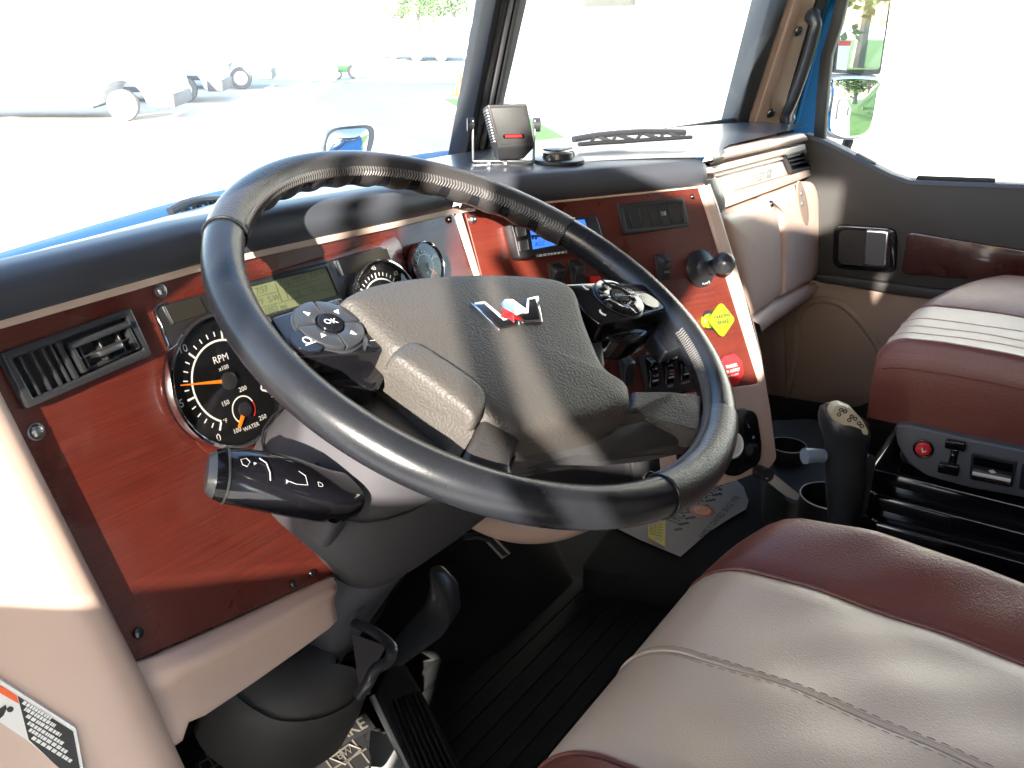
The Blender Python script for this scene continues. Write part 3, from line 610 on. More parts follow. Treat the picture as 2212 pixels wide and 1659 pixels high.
# ================================================================== STEERING WHEEL
TAU = 0.4645
SW = Fr((0, 0, 0), (1, 0, 0), (0, math.cos(TAU), math.sin(TAU)))
wheel = empty('steering_wheel', (0, 0, 0), 'black leather steering wheel with grey pebbled hub and two button pods', 'steering wheel')
RW, RT = .228, .0165
def aw(x, y, d=0): return SW.at(x, y, d)
def ringpath(a0, a1_, n, r=RW, h=0): return [SW.w(r*math.cos(R(a0+(a1_-a0)*i/n)), r*math.sin(R(a0+(a1_-a0)*i/n)), h) for i in range(n+1)]
build('rim', *sweep(ringpath(0, 360, 180)[:-1], RT, 24, closed=True, up=SW.ez), 'rim', wheel)
def angof(x, y, d=.012): u, v = aw(x, y, d); return math.degrees(math.atan2(v, u))
# leather wraps: slightly thicker, with finger waves along the inner under side
def wrap(a0, a1_, waves, nm='leather_wrap'):
    n = int(abs(a1_-a0)/1.0); 
    def rr(t, g):   # g: 0 = up, 90 deg = t x up
        w = max(0, -math.sin(g+.5))**2
        return RT*1.045 - .0016*w*math.cos(2*math.pi*waves*t)*(1 if 0.02 < t < .98 else 0)
    return build(nm, *sweep(ringpath(a0, a1_, n), rr, 28, up=SW.ez), 'grip', wheel)
aL, aR = angof(478, 478), angof(1238, 478)
wrap(aR, aL, 13)
aB, aC = angof(1440, 1045), angof(1505, 855)
if aC < aB: aC += 360
wrap(aB, aC, 4)
# seam cords
for a in (aL, aR, aB):
    c = Vector(SW.w(RW*math.cos(R(a)), RW*math.sin(R(a)))); rad = (SW.ex*math.cos(R(a))+SW.ey*math.sin(R(a)))
    build('seam', *sweep([c + rad*math.cos(2*math.pi*i/32)*RT*1.05 + SW.ez*math.sin(2*math.pi*i/32)*RT*1.05 for i in range(32)], .0011, 8, closed=True), 'rim', wheel)
# baseball stitch along the inner upper side of the wraps
ST = []
def stitches(a0, a1_, step=.85):
    n = int(abs(a1_-a0)/step)
    for i in range(n):
        a = a0+(a1_-a0)*(i+.5)/n
        for sgn in (-1, 1):
            P_ = []
            for f in (0, .5, 1):
                g = R(156 + sgn*f*15); aa = R(a + sgn*0 + f*.45*(1 if sgn > 0 else 1)); rr = RT*1.045 + .0009*math.sin(math.pi*min(1, f+.15))
                P_.append(SW.w((RW+rr*math.cos(g))*math.cos(aa), (RW+rr*math.cos(g))*math.sin(aa), rr*math.sin(g)))
            ST.append(sweep(P_, .00085, 5))
stitches(aR, aL); stitches(aB, aC); _e = angof(1462, 705); stitches(aC if aC < _e else aC-360, _e)
build('stitching', *join(*ST), 'thread', wheel, kind='stuff')
# --- hub pad
def sm(pts, n=4): return [(p[0], p[1]) for p in spline([(x, y, 0) for x, y in pts], n, closed=True)]
hp_px = [(738, 640), (775, 619), (820, 607), (880, 597), (940, 592), (1000, 589), (1050, 588), (1110, 590), (1160, 593), (1205, 600), (1236, 614), (1252, 640), (1266, 690), (1285, 738), (1303, 780), (1322, 806), (1345, 822), (1363, 834), (1368, 855), (1366, 872), (1340, 882), (1280, 900), (1200, 918), (1134, 930), (1085, 912), (1046, 893), (1000, 868), (960, 838), (905, 795), (862, 758), (845, 748), (815, 718), (780, 684), (752, 657)]
hd_ = .018
out = [aw(x, y, hd_) for x, y in hp_px]
out = [(p[0], p[1]) for p in sm(out, 3)]
def dome(x, y): d = math.hypot(x+.01, y+.03); return .024 - .10*(d*d)
prof = [(.99, -.040), (1.0, -.004), (1.0, .004), (.995, .0095), (.985, .0135), (.968, .0165), (.94, .0187), (.88, .0203), (.78, .0216), (.65, .0226), (.5, .0234), (.33, .024), (.16, .0243)]
hub = build('hub_pad', *pillow(out, prof), 'hub', wheel, SW, ang=55)
# raised cheek on the lower left, and the seam below it
rg = [aw(x, y, .028) for x, y in ((852, 752), (880, 728), (905, 728), (960, 762), (1020, 802), (1052, 830), (1058, 852), (1048, 880), (1030, 890), (1000, 868), (930, 815), (870, 770))]
build('hub_cheek', *pillow(rg if False else sm(rg, 3), [(1.02, .010), (1.0, .0195), (.965, .0222), (.90, .0240), (.80, .0252), (.62, .0260), (.4, .0264), (.2, .0265)]), 'hub', hub, SW, ang=60)
# badge: W letterform with a red star
bf_ = SW.sub(0, 0, .0236, 0)
BP = lambda pts: [bf_.at(x, y, .0) for x, y in pts]
W_px = [(1016, 658), (1046, 655), (1088, 690), (1093, 679), (1080, 660), (1088, 650), (1106, 650), (1134, 671), (1136, 648), (1161, 643), (1170, 699), (1128, 701), (1118, 692), (1120, 706), (1077, 716)]
badge = build('badge', *slab(BP(W_px), -.002, .0022), 'chrome', hub, bf_, bevel=.0005)
cx_ = sum(p[0] for p in W_px)/len(W_px); cy_ = sum(p[1] for p in W_px)/len(W_px)
inn = [[(1024, 663), (1044, 661), (1086, 698), (1111, 696), (1114, 703), (1079, 711)], [(1141, 652), (1155, 649), (1163, 694), (1131, 696), (1120, 686), (1139, 682)]]
for q in inn: build('badge_inlay', *slab(BP(q), .0020, .0025), 'gloss', badge, bf_, flat=True)
sc_ = bf_.at(1104, 680, .003); star = []
for i in range(10):
    a = R(100+36*i-14); r = .0108 if i % 2 == 0 else .0043; star.append((sc_[0]+r*math.cos(a), sc_[1]+r*math.sin(a)))
V, F = slab(star, .001, .003); V.append((sc_[0], sc_[1], .0055)); k = len(V)-1; F = [f for f in F if len(f) != 10 or f[0] > f[-1]] + [(10+i, 10+(i+1) % 10, k) for i in range(10)]
build('badge_star', V, F, 'led', badge, bf_, ang=5)
# --- button pods
def podf(px, h0, h1, m, nm, bev=.003): return build(nm, *slab(rnd([aw(x, y, h1) for x, y in px], .004, 4), h0, h1), m, wheel, SW, bevel=bev, seg=3)
def discpx(fr, c, ex, ey, n=40): # ellipse through picture points: centre, right, top
    c = Vector(c); a = Vector(ex)-c; b = Vector(ey)-c; return [tuple(c + a*math.cos(2*math.pi*i/n) + b*math.sin(2*math.pi*i/n)) for i in range(n)]
pl_ = podf([(585, 684), (660, 661), (738, 640), (785, 686), (848, 752), (740, 764), (640, 771), (612, 725)], -.030, .010, 'gloss', 'button_pod')
tag(pl_, 'left button pod with arrow keys')
c = aw(715, 702, .012); e1_, e2_ = aw(780, 725, .012), aw(722, 663, .012)
rr_ = (Vector(e1_)-Vector(c)).length*.5 + .5*.034
def disc(c, r, h0, h1, m, nm, par, fr=SW, a0=None, a1=None):
    if a0 is None: return build(nm, *lathe([(r, h0), (r, h1-.001), (r*.96, h1), (0, h1)], 48, *c), m, par, fr)
    pts = [(c[0]+r*math.cos(R(a0+(a1-a0)*i/14)), c[1]+r*math.sin(R(a0+(a1-a0)*i/14))) for i in range(15)]; ri = r*.42
    pts += [(c[0]+ri*math.cos(R(a1+(a0-a1)*i/8)), c[1]+ri*math.sin(R(a1+(a0-a1)*i/8))) for i in range(9)]
    return build(nm, *slab(pts, h0, h1), m, par, fr, bevel=.0007, seg=2)
cl = aw(712, 701, .013); RB = .0265
disc(cl, RB+.0022, .008, .0105, 'satin', 'key_surround', pl_)
for k in range(4):
    a = 28+90*k-45; kk = disc(cl, RB, .010, .0142, 'satin', 'arrow_key', pl_, a0=a+2, a1=a+88)
for k, ch in ((0, 90-45), (1, 0), (2, 0), (3, 0)):
    a = R(28+90*k); c = (cl[0]+.0178*math.cos(a), cl[1]+.0178*math.sin(a)); t = a
    tri = [(c[0]+.0032*math.cos(t), c[1]+.0032*math.sin(t)), (c[0]+.0026*math.cos(t+2.2), c[1]+.0026*math.sin(t+2.2)), (c[0]+.0026*math.cos(t-2.2), c[1]+.0026*math.sin(t-2.2))]
    build('arrow_print', *slab(tri, .0142, .0145), 'white', pl_, SW, flat=True)
disc(cl, RB*.38, .010, .0158, 'gloss', 'ok_key', pl_)
text('OK', SW, *cl, .0078, 'white', pl_, rot=R(-16), h=.0161)
text('+', SW, *aw(736, 660, .012), .009, 'white', pl_, rot=R(-16), h=.0104); text('–', SW, *aw(806, 731, .012), .009, 'white', pl_, rot=R(-16), h=.0104)
rk = [aw(x, y, .012) for x, y in ((697, 664), (720, 660), (757, 682), (775, 702), (765, 706), (742, 690))]
build('volume_key', *slab(rnd(rk, .002), .008, .0128), 'satin', pl_, SW, bevel=.0008)
rk = [aw(x, y, .012) for x, y in ((779, 712), (784, 715), (795, 735), (792, 752), (788, 752))]
build('volume_key', *slab(rnd(rk, .001), .008, .0125), 'satin', pl_, SW, bevel=.0006)
cm = aw(663, 737, .012); disc(cm, .0125, .008, .0128, 'gloss', 'voice_key', pl_)
build('voice_icon', *join(ring(cm[0], cm[1], .0028, .0036, .0128, .0131, 20), slab(rect(cm[0]-.005, cm[0]+.006, cm[1]-.0042, cm[1]-.0036), .0128, .0131)), 'white', pl_, SW, flat=True)
build('pod_skirt', *slab([aw(x, y, -.012) for x, y in ((640, 778), (740, 770), (846, 756), (838, 800), (818, 838), (802, 846), (700, 838), (655, 810))], -.034, -.008), 'gloss', pl_, SW, bevel=.004, seg=3)
pr_ = podf([(1214, 612), (1300, 608), (1388, 612), (1425, 634), (1451, 662), (1375, 684), (1300, 700), (1262, 672)], -.030, .010, 'gloss', 'button_pod')
tag(pr_, 'right button pod with cruise keys')
cr_ = aw(1338, 641, .013); disc(cr_, RB+.0018, .008, .0105, 'satin', 'key_surround', pr_)
for k in range(4): disc(cr_, RB, .010, .0138, 'gloss', 'cruise_key', pr_, a0=-12+90*k+2, a1=-12+90*k+88)
disc(cr_, RB*.38, .010, .0150, 'gloss', 'cancel_key', pr_); text('CNCL', SW, *cr_, .0055, 'white', pr_, rot=R(-16), h=.0153)
for s, x, y, z in (('RES', 1369, 640, .0055), ('SET', 1357, 663, .0055), ('⊕', 1362, 630, .006), ('⊖', 1350, 654, .006), ('↔', 1302, 638, .006), ('↻', 1317, 622, .006)): text(s, SW, *aw(x, y, .014), z, 'white', pr_, rot=R(-16), h=.0141)
cv_ = aw(1402, 650, .012); disc(cv_, .0115, .008, .0125, 'gloss', 'horn_key', pr_)
for x, y in ((1268, 619), (1305, 674)):
    c = aw(x, y, .011); build('phone_icon', *sweep([SW.w(c[0]+.0042*math.cos(R(a)), c[1]+.0042*math.sin(R(a)), .0106) for a in range(100, 260, 20)], .0009, 6), 'white', pr_)
build('pod_skirt', *slab([aw(x, y, -.012) for x, y in ((1262, 678), (1310, 706), (1376, 692), (1448, 668), (1440, 690), (1405, 725), (1360, 745), (1325, 742), (1290, 722))], -.034, -.008), 'gloss', pr_, SW, bevel=.004, seg=3)
# --- spokes: bands joining rim and hub, thickness falling away underneath
def spoke(px_d, thick, m, nm, bev=.006):
    pts = [SW.w(*aw(x, y, d), d) for x, y, d in px_d]; n = len(pts); V = [tuple(p) for p in pts] + [tuple(p - SW.ez*thick) for p in pts]
    F = [tuple(range(n)), tuple(range(2*n-1, n-1, -1))] + [(i, i+n, (i+1) % n+n, (i+1) % n) for i in range(n)]
    return build(nm, V, F, m, wheel, bevel=bev, seg=4, ang=30)
spoke([(588, 682, .006), (640, 771, .0), (655, 800, -.008), (600, 790, -.004), (545, 700, .004), (560, 668, .006)], .018, 'rim', 'spoke_root')
spoke([(1450, 662, .004), (1405, 722, -.008), (1440, 760, -.006), (1500, 735, .004), (1470, 660, .006), (1420, 632, .008)], .018, 'rim', 'spoke_root')
spoke([(852, 762, .008), (905, 802, .010), (1000, 870, .012), (1040, 893, .012), (1020, 945, .004), (992, 990, -.004), (930, 950, -.022), (870, 895, -.026), (822, 840, -.026)], .02, 'hub', 'lower_left_spoke', bev=.006)
spoke([(655, 803, -.030), (800, 848, -.032), (822, 842, -.030), (875, 897, -.030), (935, 953, -.026), (995, 992, -.010), (900, 975, -.014), (790, 925, -.022), (690, 850, -.03)], .012, 'spoke', 'lower_left_shell')
spoke([(1042, 890, .014), (1134, 928, .014), (1112, 975, .006), (1106, 1005, .002), (1130, 1045, .0), (1060, 1030, .0), (995, 992, .0), (1020, 945, .006)], .035, 'grip', 'lower_spoke', bev=.007)
spoke([(1366, 842, .000), (1450, 845, .000), (1520, 852, .004), (1515, 935, .004), (1470, 928, -.002), (1400, 905, -.006), (1330, 906, -.004), (1362, 880, .002)], .022, 'hub', 'lower_right_spoke', bev=.006)
spoke([(1134, 935, -.002), (1230, 920, -.002), (1366, 880, -.006), (1420, 905, -.012), (1512, 932, -.004), (1490, 960, -.016), (1400, 978, -.024), (1250, 992, -.026), (1170, 1000, -.024), (1108, 1000, -.010), (1112, 970, -.006)], .014, 'spoke', 'lower_shell', bev=.005)
spoke([(1240, 640, -.012), (1262, 690, -.012), (1300, 715, -.014), (1310, 790, -.016), (1260, 820, -.02), (1150, 700, -.02)], .02, 'spoke', 'hub_side', bev=.004)
# ================================================================== STEERING COLUMN
colm = empty('steering_column', (0, .13, -.30), 'grey moulded steering column shroud under the wheel with a black wand', 'steering column')
def cols(cu, hu, v0, v1, d, n=28, p=.55):
    r = []
    for i in range(n):
        a = 2*math.pi*i/n; c, s = math.cos(a), math.sin(a); cc = math.copysign(abs(c)**p, c); ss = math.copysign(abs(s)**p, s)
        r.append(tuple(SW.w(cu+hu*cc, (v0+v1)/2+(v1-v0)/2*ss, d)))
    return r
rows = [cols(-.002, .09, -.050, .07, -.040), cols(-.004, .125, -.058, .075, -.07), cols(-.008, .155, -.066, .08, -.105), cols(-.012, .176, -.073, .085, -.14), cols(-.012, .176, -.080, .09, -.168), cols(-.004, .152, -.082, .09, -.205), cols(0, .130, -.076, .09, -.235), cols(.004, .112, -.064, .09, -.268), cols(.008, .096, -.052, .085, -.298), cols(.008, .080, -.040, .08, -.315), cols(.006, .06, -.030, .07, -.322)]
build('shroud', *loft([[tuple(q) for q in r] for r in rows], closed=True, capA=True, capB=True), 'colgrey', colm, ang=60)
rows = []
for k_, w_, dd in ((.30, .050, .045), (.36, .044, .040), (.42, .037, .036), (.48, .031, .032), (.54, .026, .028), (.60, .022, .025)): rows.append(cols(-.014-(k_-.3)*.09, w_, -dd, dd, -k_, p=.7))
build('lower_cover', *loft(rows, closed=True, capA=True, capB=True), 'panelgrey', colm, ang=60)
build('lower_cover', *loft([cols(.060, .034, -.022, .03, -.29, p=.7), cols(.058, .030, -.02, .03, -.37, p=.7), cols(.05, .026, -.02, .028, -.45, p=.7), cols(.035, .02, -.018, .02, -.52, p=.7)], closed=True, capA=True, capB=True), 'black', colm, ang=60)
# recessed grommet where the wand comes out
gq = [SW.at(x, y, -.112) for x, y in ((712, 990), (750, 1014), (778, 1040), (778, 1066), (752, 1108), (722, 1138), (690, 1118), (672, 1080), (678, 1010))]
build('wand_socket', *pillow(sm(gq, 3), [(1.04, -.135), (1.04, -.112), (1.0, -.1085), (.93, -.110), (.85, -.116), (.5, -.124), (.2, -.126)]), 'colgrey', colm, SW, ang=60)
build('shroud_joint', *sweep([Vector(q) for q in cols(-.0105, .1725, -.0715, .086, -.128)], .0011, 5, closed=True), 'rubber', colm)
# wand
wp = [(742, 1068), (716, 1072), (680, 1065), (630, 1052), (580, 1041), (530, 1032), (485, 1026), (462, 1024), (446, 1022)]
wd = [-.112, -.106, -.100, -.094, -.090, -.088, -.087, -.087, -.087]
wr = [.0165, .0180, .0182, .0190, .0188, .0182, .0172, .0150, .0112]
pts = [SW.w(*aw(x, y, d), d) for (x, y), d in zip(wp, wd)]
rws = []
for i, p in enumerate(pts):
    t = (pts[min(i+1, len(pts)-1)]-pts[max(0, i-1)]).normalized(); x = (SW.ez - t*SW.ez.dot(t)).normalized(); y = t.cross(x); r = wr[i]*1.12; row = []
    for k in range(24):
        a = 2*math.pi*k/24; c, s = math.cos(a), math.sin(a); row.append(tuple(p + x*math.copysign(abs(c)**.75, c)*r*.80 + y*math.copysign(abs(s)**.75, s)*r*1.12))
    rws.append(row)
V, F = loft(rws[:8], closed=True, capA=True, capB=True)
wand = build('wand', V, F, 'gloss', colm, ang=50); tag(wand, 'black multi-function wand with wiper and headlamp symbols')
build('wand_tip', *loft(rws[6:], closed=True, capA=True, capB=True), 'satin', wand, ang=50)
build('wand_ring', *sweep([Vector(q) for q in rws[6]], .0010, 6, closed=True), 'satin', wand)
# printed symbols sit on a plane just above the wand's flat
wt = (pts[5]-pts[2]).normalized(); wx = -wt; wy = SW.ez.cross(wx); WD = Fr(pts[4] + SW.ez*.0172, wx, wy)
def wat(x, y): return WD.at(x, y, 0)
def stroke(pts_, w=.0003, h=.0003): return join(*[slab([(a[0]+(b[1]-a[1])/max(1e-9, math.hypot(b[0]-a[0], b[1]-a[1]))*w/2, a[1]-(b[0]-a[0])/max(1e-9, math.hypot(b[0]-a[0], b[1]-a[1]))*w/2), (b[0]+(b[1]-a[1])/max(1e-9, math.hypot(b[0]-a[0], b[1]-a[1]))*w/2, b[1]-(b[0]-a[0])/max(1e-9, math.hypot(b[0]-a[0], b[1]-a[1]))*w/2), (b[0]-(b[1]-a[1])/max(1e-9, math.hypot(b[0]-a[0], b[1]-a[1]))*w/2, b[1]+(b[0]-a[0])/max(1e-9, math.hypot(b[0]-a[0], b[1]-a[1]))*w/2), (a[0]-(b[1]-a[1])/max(1e-9, math.hypot(b[0]-a[0], b[1]-a[1]))*w/2, a[1]+(b[0]-a[0])/max(1e-9, math.hypot(b[0]-a[0], b[1]-a[1]))*w/2)], 0, h) for a, b in zip(pts_, pts_[1:])])
ic = [stroke([wat(x, y) for x, y in ((520, 993), (532, 990), (540, 998), (534, 1008), (524, 1004), (520, 993))]), slab([wat(548, 999), wat(555, 1001), (wat(549, 1005))], 0, .0003),
      stroke([wat(x, y) for x, y in ((560, 990), (575, 1000), (583, 1020), (584, 1038))], .0008), stroke([wat(x, y) for x, y in ((620, 1038), (640, 1046), (665, 1048), (660, 1028), (645, 1018))]), slab([wat(618, 1036), wat(625, 1040), wat(618, 1046)], 0, .0003)]
build('wand_symbols', *join(*ic), 'grey_print', wand, WD, flat=True)
text('D', WD, *wat(692, 1048), .007, 'grey_print', wand, h=.0004)
# tilt lever and tan tab
def pathpx(lst): return [SW.w(*aw(x, y, d), d) for x, y, d in lst]
build('tilt_lever', *sweep(spline(pathpx([(765, 1345, -.36), (800, 1360, -.35), (835, 1385, -.345), (846, 1405, -.34), (838, 1430, -.345), (812, 1445, -.35), (795, 1475, -.36), (775, 1505, -.38)]), 5), .0062, 10, flat=.7), 'satin', colm)
build('lever_plate', *loft([[tuple(p) for p in pathpx([(760, 1370, -.375), (775, 1480, -.40), (770, 1510, -.41)])], [tuple(p) for p in pathpx([(835, 1395, -.36), (805, 1450, -.38), (800, 1500, -.40)])]]), 'colgrey', colm)
# fluted guard to the right of the column
rows = []
for x, y, r in ((945, 1235, .012), (960, 1270, .022), (955, 1310, .028), (925, 1350, .030), (890, 1385, .024), (862, 1420, .014)):
    c = F1.w(*F1.at(x, y, -.05), -.05); rows.append([tuple(c + Vector((math.cos(2*math.pi*k/16)*r, math.sin(2*math.pi*k/16)*r*.6, math.sin(2*math.pi*k/16)*r*.3))) for k in range(16)])
build('joint_cover', *loft(rows, closed=True, capA=True, capB=True), 'satin', colm, ang=60)
# key fob / seat-belt style clip hanging under the tan lip
clip = empty('hanging_clip', (.25, .2, -.3), 'small metal framed strap clip hanging under the tan lip right of the column', 'clip')
cp = [F2.w(*a2(x, y, .0), 0) for x, y in ((1048, 1165), (1085, 1205), (1100, 1196), (1062, 1156))]
build('clip_frame', *sweep(cp, .0017, 8, closed=True), 'steel', clip); build('clip_strap', *loft([[tuple(cp[0].lerp(cp[3], .15)), tuple(cp[0].lerp(cp[3], .85))], [tuple(cp[1].lerp(cp[2], .15)), tuple(cp[1].lerp(cp[2], .85))]]), 'black', clip)
build('clip_bracket', *sweep([F2.w(*a2(x, y, .0), 0) for x, y in ((1000, 1160), (1030, 1158), (1055, 1165))], .006, 8, flat=.5), 'satin', clip)
# ================================================================== SEATS
def und(x, y, cx, s): return (.0022*math.sin(x*19+y*13+cx)+.0013*math.sin(x*43-y*31)+.0009*math.sin(x*71+y*55))*min(1, s*12)*(1 if cx == 0 else .35)
def seat_grid(xs, cx, zt, zb, yf, hw, hc, yr, Rf, under=.10, bulge=.022, hwL=None):
    hwR = hw; hwL = hwL or hw
    """top and front of a cushion between given x offsets"""
    rows = []; seq = [('w', -under), ('w', -under*.5)] + [('q', R(a)) for a in (0, 8, 18, 30, 42, 54, 66, 78, 90)] + [('t', .02+.63*i/26) for i in range(27)]
    for kd, s in seq:
        row = []
        for x in xs:
            ax = abs(x); hw = hwL if x < 0 else hwR; fy = yf - .9*max(0, ax-hc*.95)**1.6 + .004*math.cos(ax*6)
            up = bulge*math.sin(min(1, max(0, (ax-hc)/(hw-hc)))*math.pi*.62) if ax > hc else -.006*math.cos(ax/hc*math.pi/2)
            er = min(.035, (hw-hc)*.95); ed = max(0, (ax-(hw-er))/er); z_ = zt + up - .060*(1 if er > .034 else (er/.035)**1.5*.6)*(1-math.sqrt(max(0, 1-min(1, ed)**2)))
            if abs(ax-hc) < .004: z_ -= .004
            if ax < .003: z_ -= .003
            if kd == 'w': y, z = fy-.004*0, zb + s
            elif kd == 'q': g = math.sin(s); y = fy - Rf*(1-math.cos(s)); z = zb + (z_-zb)*g
            else: y = fy - Rf - s*(yr); z = z_ + .006*math.sin(s*9) - .012*s + und(x, y, cx, s)
            row.append((cx+x, y, z))
        rows.append(row)
    return loft(rows)
def lins(a, b, n): return [a+(b-a)*i/n for i in range(n+1)]
def make_seat(cx, zt, zb, yf, hw, hc, label, extra, yr=.62, Rf=.075, hwL=None, bulge=.022):
    hwR = hw; hwL = hwL or hw
    s = empty('seat', (cx, yf-.25, zb-.1), label, 'seat')
    G = dict(cx=cx, zt=zt, zb=zb, yf=yf, hw=hw, hc=hc, yr=yr, Rf=Rf, hwL=hwL, bulge=bulge)
    cu = build('cushion_centre', *seat_grid(lins(-hc, -.012, 10)+[-.006, -.003, 0, .003, .006]+lins(.012, hc, 10), **G), 'seatc', s, ang=75)
    for sg in (-1, 1):
        hw = hwL if sg < 0 else hwR
        er = min(.035, (hw-hc)*.95); xs = lins(hc, hw-er-.001, 8)+lins(hw-er*.9, hw, 8)
        if sg < 0: xs = [-x for x in xs][::-1]
        b = build('bolster', *seat_grid(xs, **G), 'seatm', s, ang=75)
        # side wall of the bolster
        rows = []
        for p in seat_grid([sg*hw], **G)[0]:
            px_, py_, pz_ = p; zl = zb-.088; t_ = max(0.0, pz_-zl)
            rows.append([(px_, py_, pz_)]+[(px_+sg*o_, py_, zl+t_*k_) for o_, k_ in ((.003, .93), (.0055, .80), (.0060, .55), (.0045, .25), (.001, .0))])
        build('side_panel', *loft(rows), 'seatm', b, ang=60)
        build('piping', *sweep([(r_[2][0], r_[2][1], r_[2][2]) for r_ in rows[6:26]], .0015, 6), 'seatm', b)
    hw = hwR
    # seam ridges and stitches, following the surface
    def topz(x, s_):
        ax = abs(x); up = bulgef(ax); return zt + up + .006*math.sin(s_*9) - .012*s_
    def bulgef(ax): return bulge*math.sin(min(1, max(0, (ax-hc)/(hw-hc)))*math.pi*.62) if ax > hc else -.006*math.cos(ax/hc*math.pi/2)
    def onseat(x, t):    # t<0: on the rolled front
        if t < 0: a = R(90+t*90); return Vector((cx+x, yf - .9*max(0, abs(x)-hc*.95)**1.6 + .004*math.cos(x*6) - Rf*(1-math.cos(a)), zb+(topz(x, 0)-zb)*math.sin(a)))
        yy = yf - .9*max(0, abs(x)-hc*.95)**1.6 + .004*math.cos(x*6) - Rf - t*yr; return Vector((cx+x, yy, topz(x, t) + und(x, yy, cx, t)))
    SS = []
    for x0 in extra:
        for off in (-.0065, .0065):
            n = 90
            for i in range(n):
                t0 = -.95+1.5*i/n; t1 = t0+.010
                a, b = onseat(x0+off, t0), onseat(x0+off, t1); SS.append(sweep([a, (a+b)/2+Vector((0, 0, .0004)), b], .00034, 4))
        build('seam_welt', *sweep([onseat(x0, -.95+1.5*i/60)+Vector((0, 0, -.0004)) for i in range(61)], .0018, 8), 'seatc', cu)
    for x0 in (-hc, hc):
        build('piping', *sweep([onseat(x0, -.95+1.5*i/60)+Vector((0, 0, -.0022)) for i in range(61)], .0022, 8), 'seatm', cu)
    if cx == 0: build('stitching', *join(*SS), 'stitch', cu, kind='stuff')
    # pan under the cushion and backrest
    build('seat_pan', *slab(rnd(rect(cx-hwL+.02, cx+hw-.02, yf-.55, yf-.05), .03), zb-.16, zb-.07), 'black', s, bevel=.006)
    for nm, x0, x1, m in (('backrest', -hc, hc, 'seatc'), ('back_bolster', -hwL, -hc-.002, 'seatm'), ('back_bolster', hc+.002, hw, 'seatm')):
        out_ = rnd(rect(cx+x0, cx+x1, zb, zt+.62), .05)
        fb = Fr((0, yf-.66, 0), (1, 0, 0), (0, -.12, 1)); build(nm, *slab(out_, -.12, 0), m, s, fb, bevel=.02, seg=4)
    return s
ds = make_seat(0, -.268, -.34, -.150, .275, .153, 'near driver seat with cream leather centre and maroon side bolsters', [0]); ds['name_note'] = ''
del ds['name_note']
ps = make_seat(.882, -.200, -.228, -.192, .355, .122, 'far passenger seat on black stepped base with grey switch panel', [-.045, .045], Rf=.045, hwL=.150, bulge=.020)
ds['group'] = ps['group'] = 'cream and maroon cab seats'
build('seat_base', *slab(rnd(rect(-.22, .22, -.72, -.26), .03), -.70, -.44), 'black', ds, bevel=.01)
# switch panel on the passenger seat's inner side
SP = Fr((.728, 0, 0), (0, -1, 0), (0, 0, 1))
def asp(x, y, h=0): return SP.at(x, y, h)
pq = [asp(x, y, .012) for x, y in ((1931, 919), (1960, 917), (2090, 947), (2212, 972), (2330, 998), (2330, 1104), (2212, 1076), (2100, 1056), (2003, 1030), (1962, 1002), (1938, 962))]
spn = build('switch_panel', *slab(rnd(pq, .008, 4), -.05, .012), 'panelgrey', ps, SP, bevel=.004, seg=3)
u, v = asp(1995, 969, .012); build('button_ring', *ring(u, v, .0115, .0145, .010, .0155, 36), 'gloss', spn, SP, bevel=.0008, ang=30)
build('red_button', *lathe([(.0112, .012), (.0108, .0160), (.008, .0185), (0, .0190)], 32, u, v), 'knobred', spn, SP)
build('seat_icon', *slab([(u-.002, v+.004), (u-.0008, v+.004), (u+.001, v-.001), (u+.005, v+.0005), (u+.005, v-.001), (u+.0008, v-.0035), (u-.0005, v-.003)], .0190, .0194), 'white', spn, SP, flat=True)
for q in ([(2042, 950), (2086, 958), (2085, 976), (2040, 968)], [(2028, 1000), (2072, 1008), (2070, 1030), (2024, 1020)], [(2054, 972), (2070, 975), (2064, 1008), (2046, 1005)]):
    build('height_lever', *slab(rnd([asp(x, y, .02) for x, y in q], .003), .010, .022 if q[0][0] != 2054 else .017), 'gloss', spn, SP, bevel=.002)
q = [asp(x, y, .014) for x, y in ((2099, 976), (2198, 996), (2188, 1054), (2093, 1035))]
rb = build('rocker_bezel', *slab(rnd(q, .004), .008, .0145), 'black', spn, SP, bevel=.001)
rows = []
I = [quadpt(q, .07, .10), quadpt(q, .93, .10), quadpt(q, .93, .92), quadpt(q, .07, .92)]; I = [tuple(z) for z in I]
for i in range(11):
    t = i/10; h = .0150+.005*abs(math.sin((t-.5)*math.pi)) - .002*(1-abs(2*t-1)); a, b = quadpt(I, 0, t), quadpt(I, 1, t); rows.append([(a.x, a.y, h), (b.x, b.y, h)])
build('rocker', *loft(rows), 'gloss', rb, SP); c = quadpt(I, .5, .55)
build('diamond_mark', *slab([(c.x-.005, c.y), (c.x, c.y-.003), (c.x+.005, c.y), (c.x, c.y+.003)], .0135, .0152), 'white', rb, SP, flat=True)
build('rocker_bezel', *slab(rnd([asp(x, y, .014) for x, y in ((2208, 1000), (2300, 1018), (2295, 1072), (2200, 1056))], .004), .008, .0150), 'black', spn, SP, bevel=.001)
for i, (x0, zt_) in enumerate(((.735, -.398), (.712, -.428), (.690, -.462), (.672, -.498))):
    build('base_step', *slab(rnd(rect(x0, 1.30, -.80, -.205-.012*i), .012), (-.70 if i == 3 else zt_-.045), zt_), 'gloss', ps, bevel=.006, seg=3)
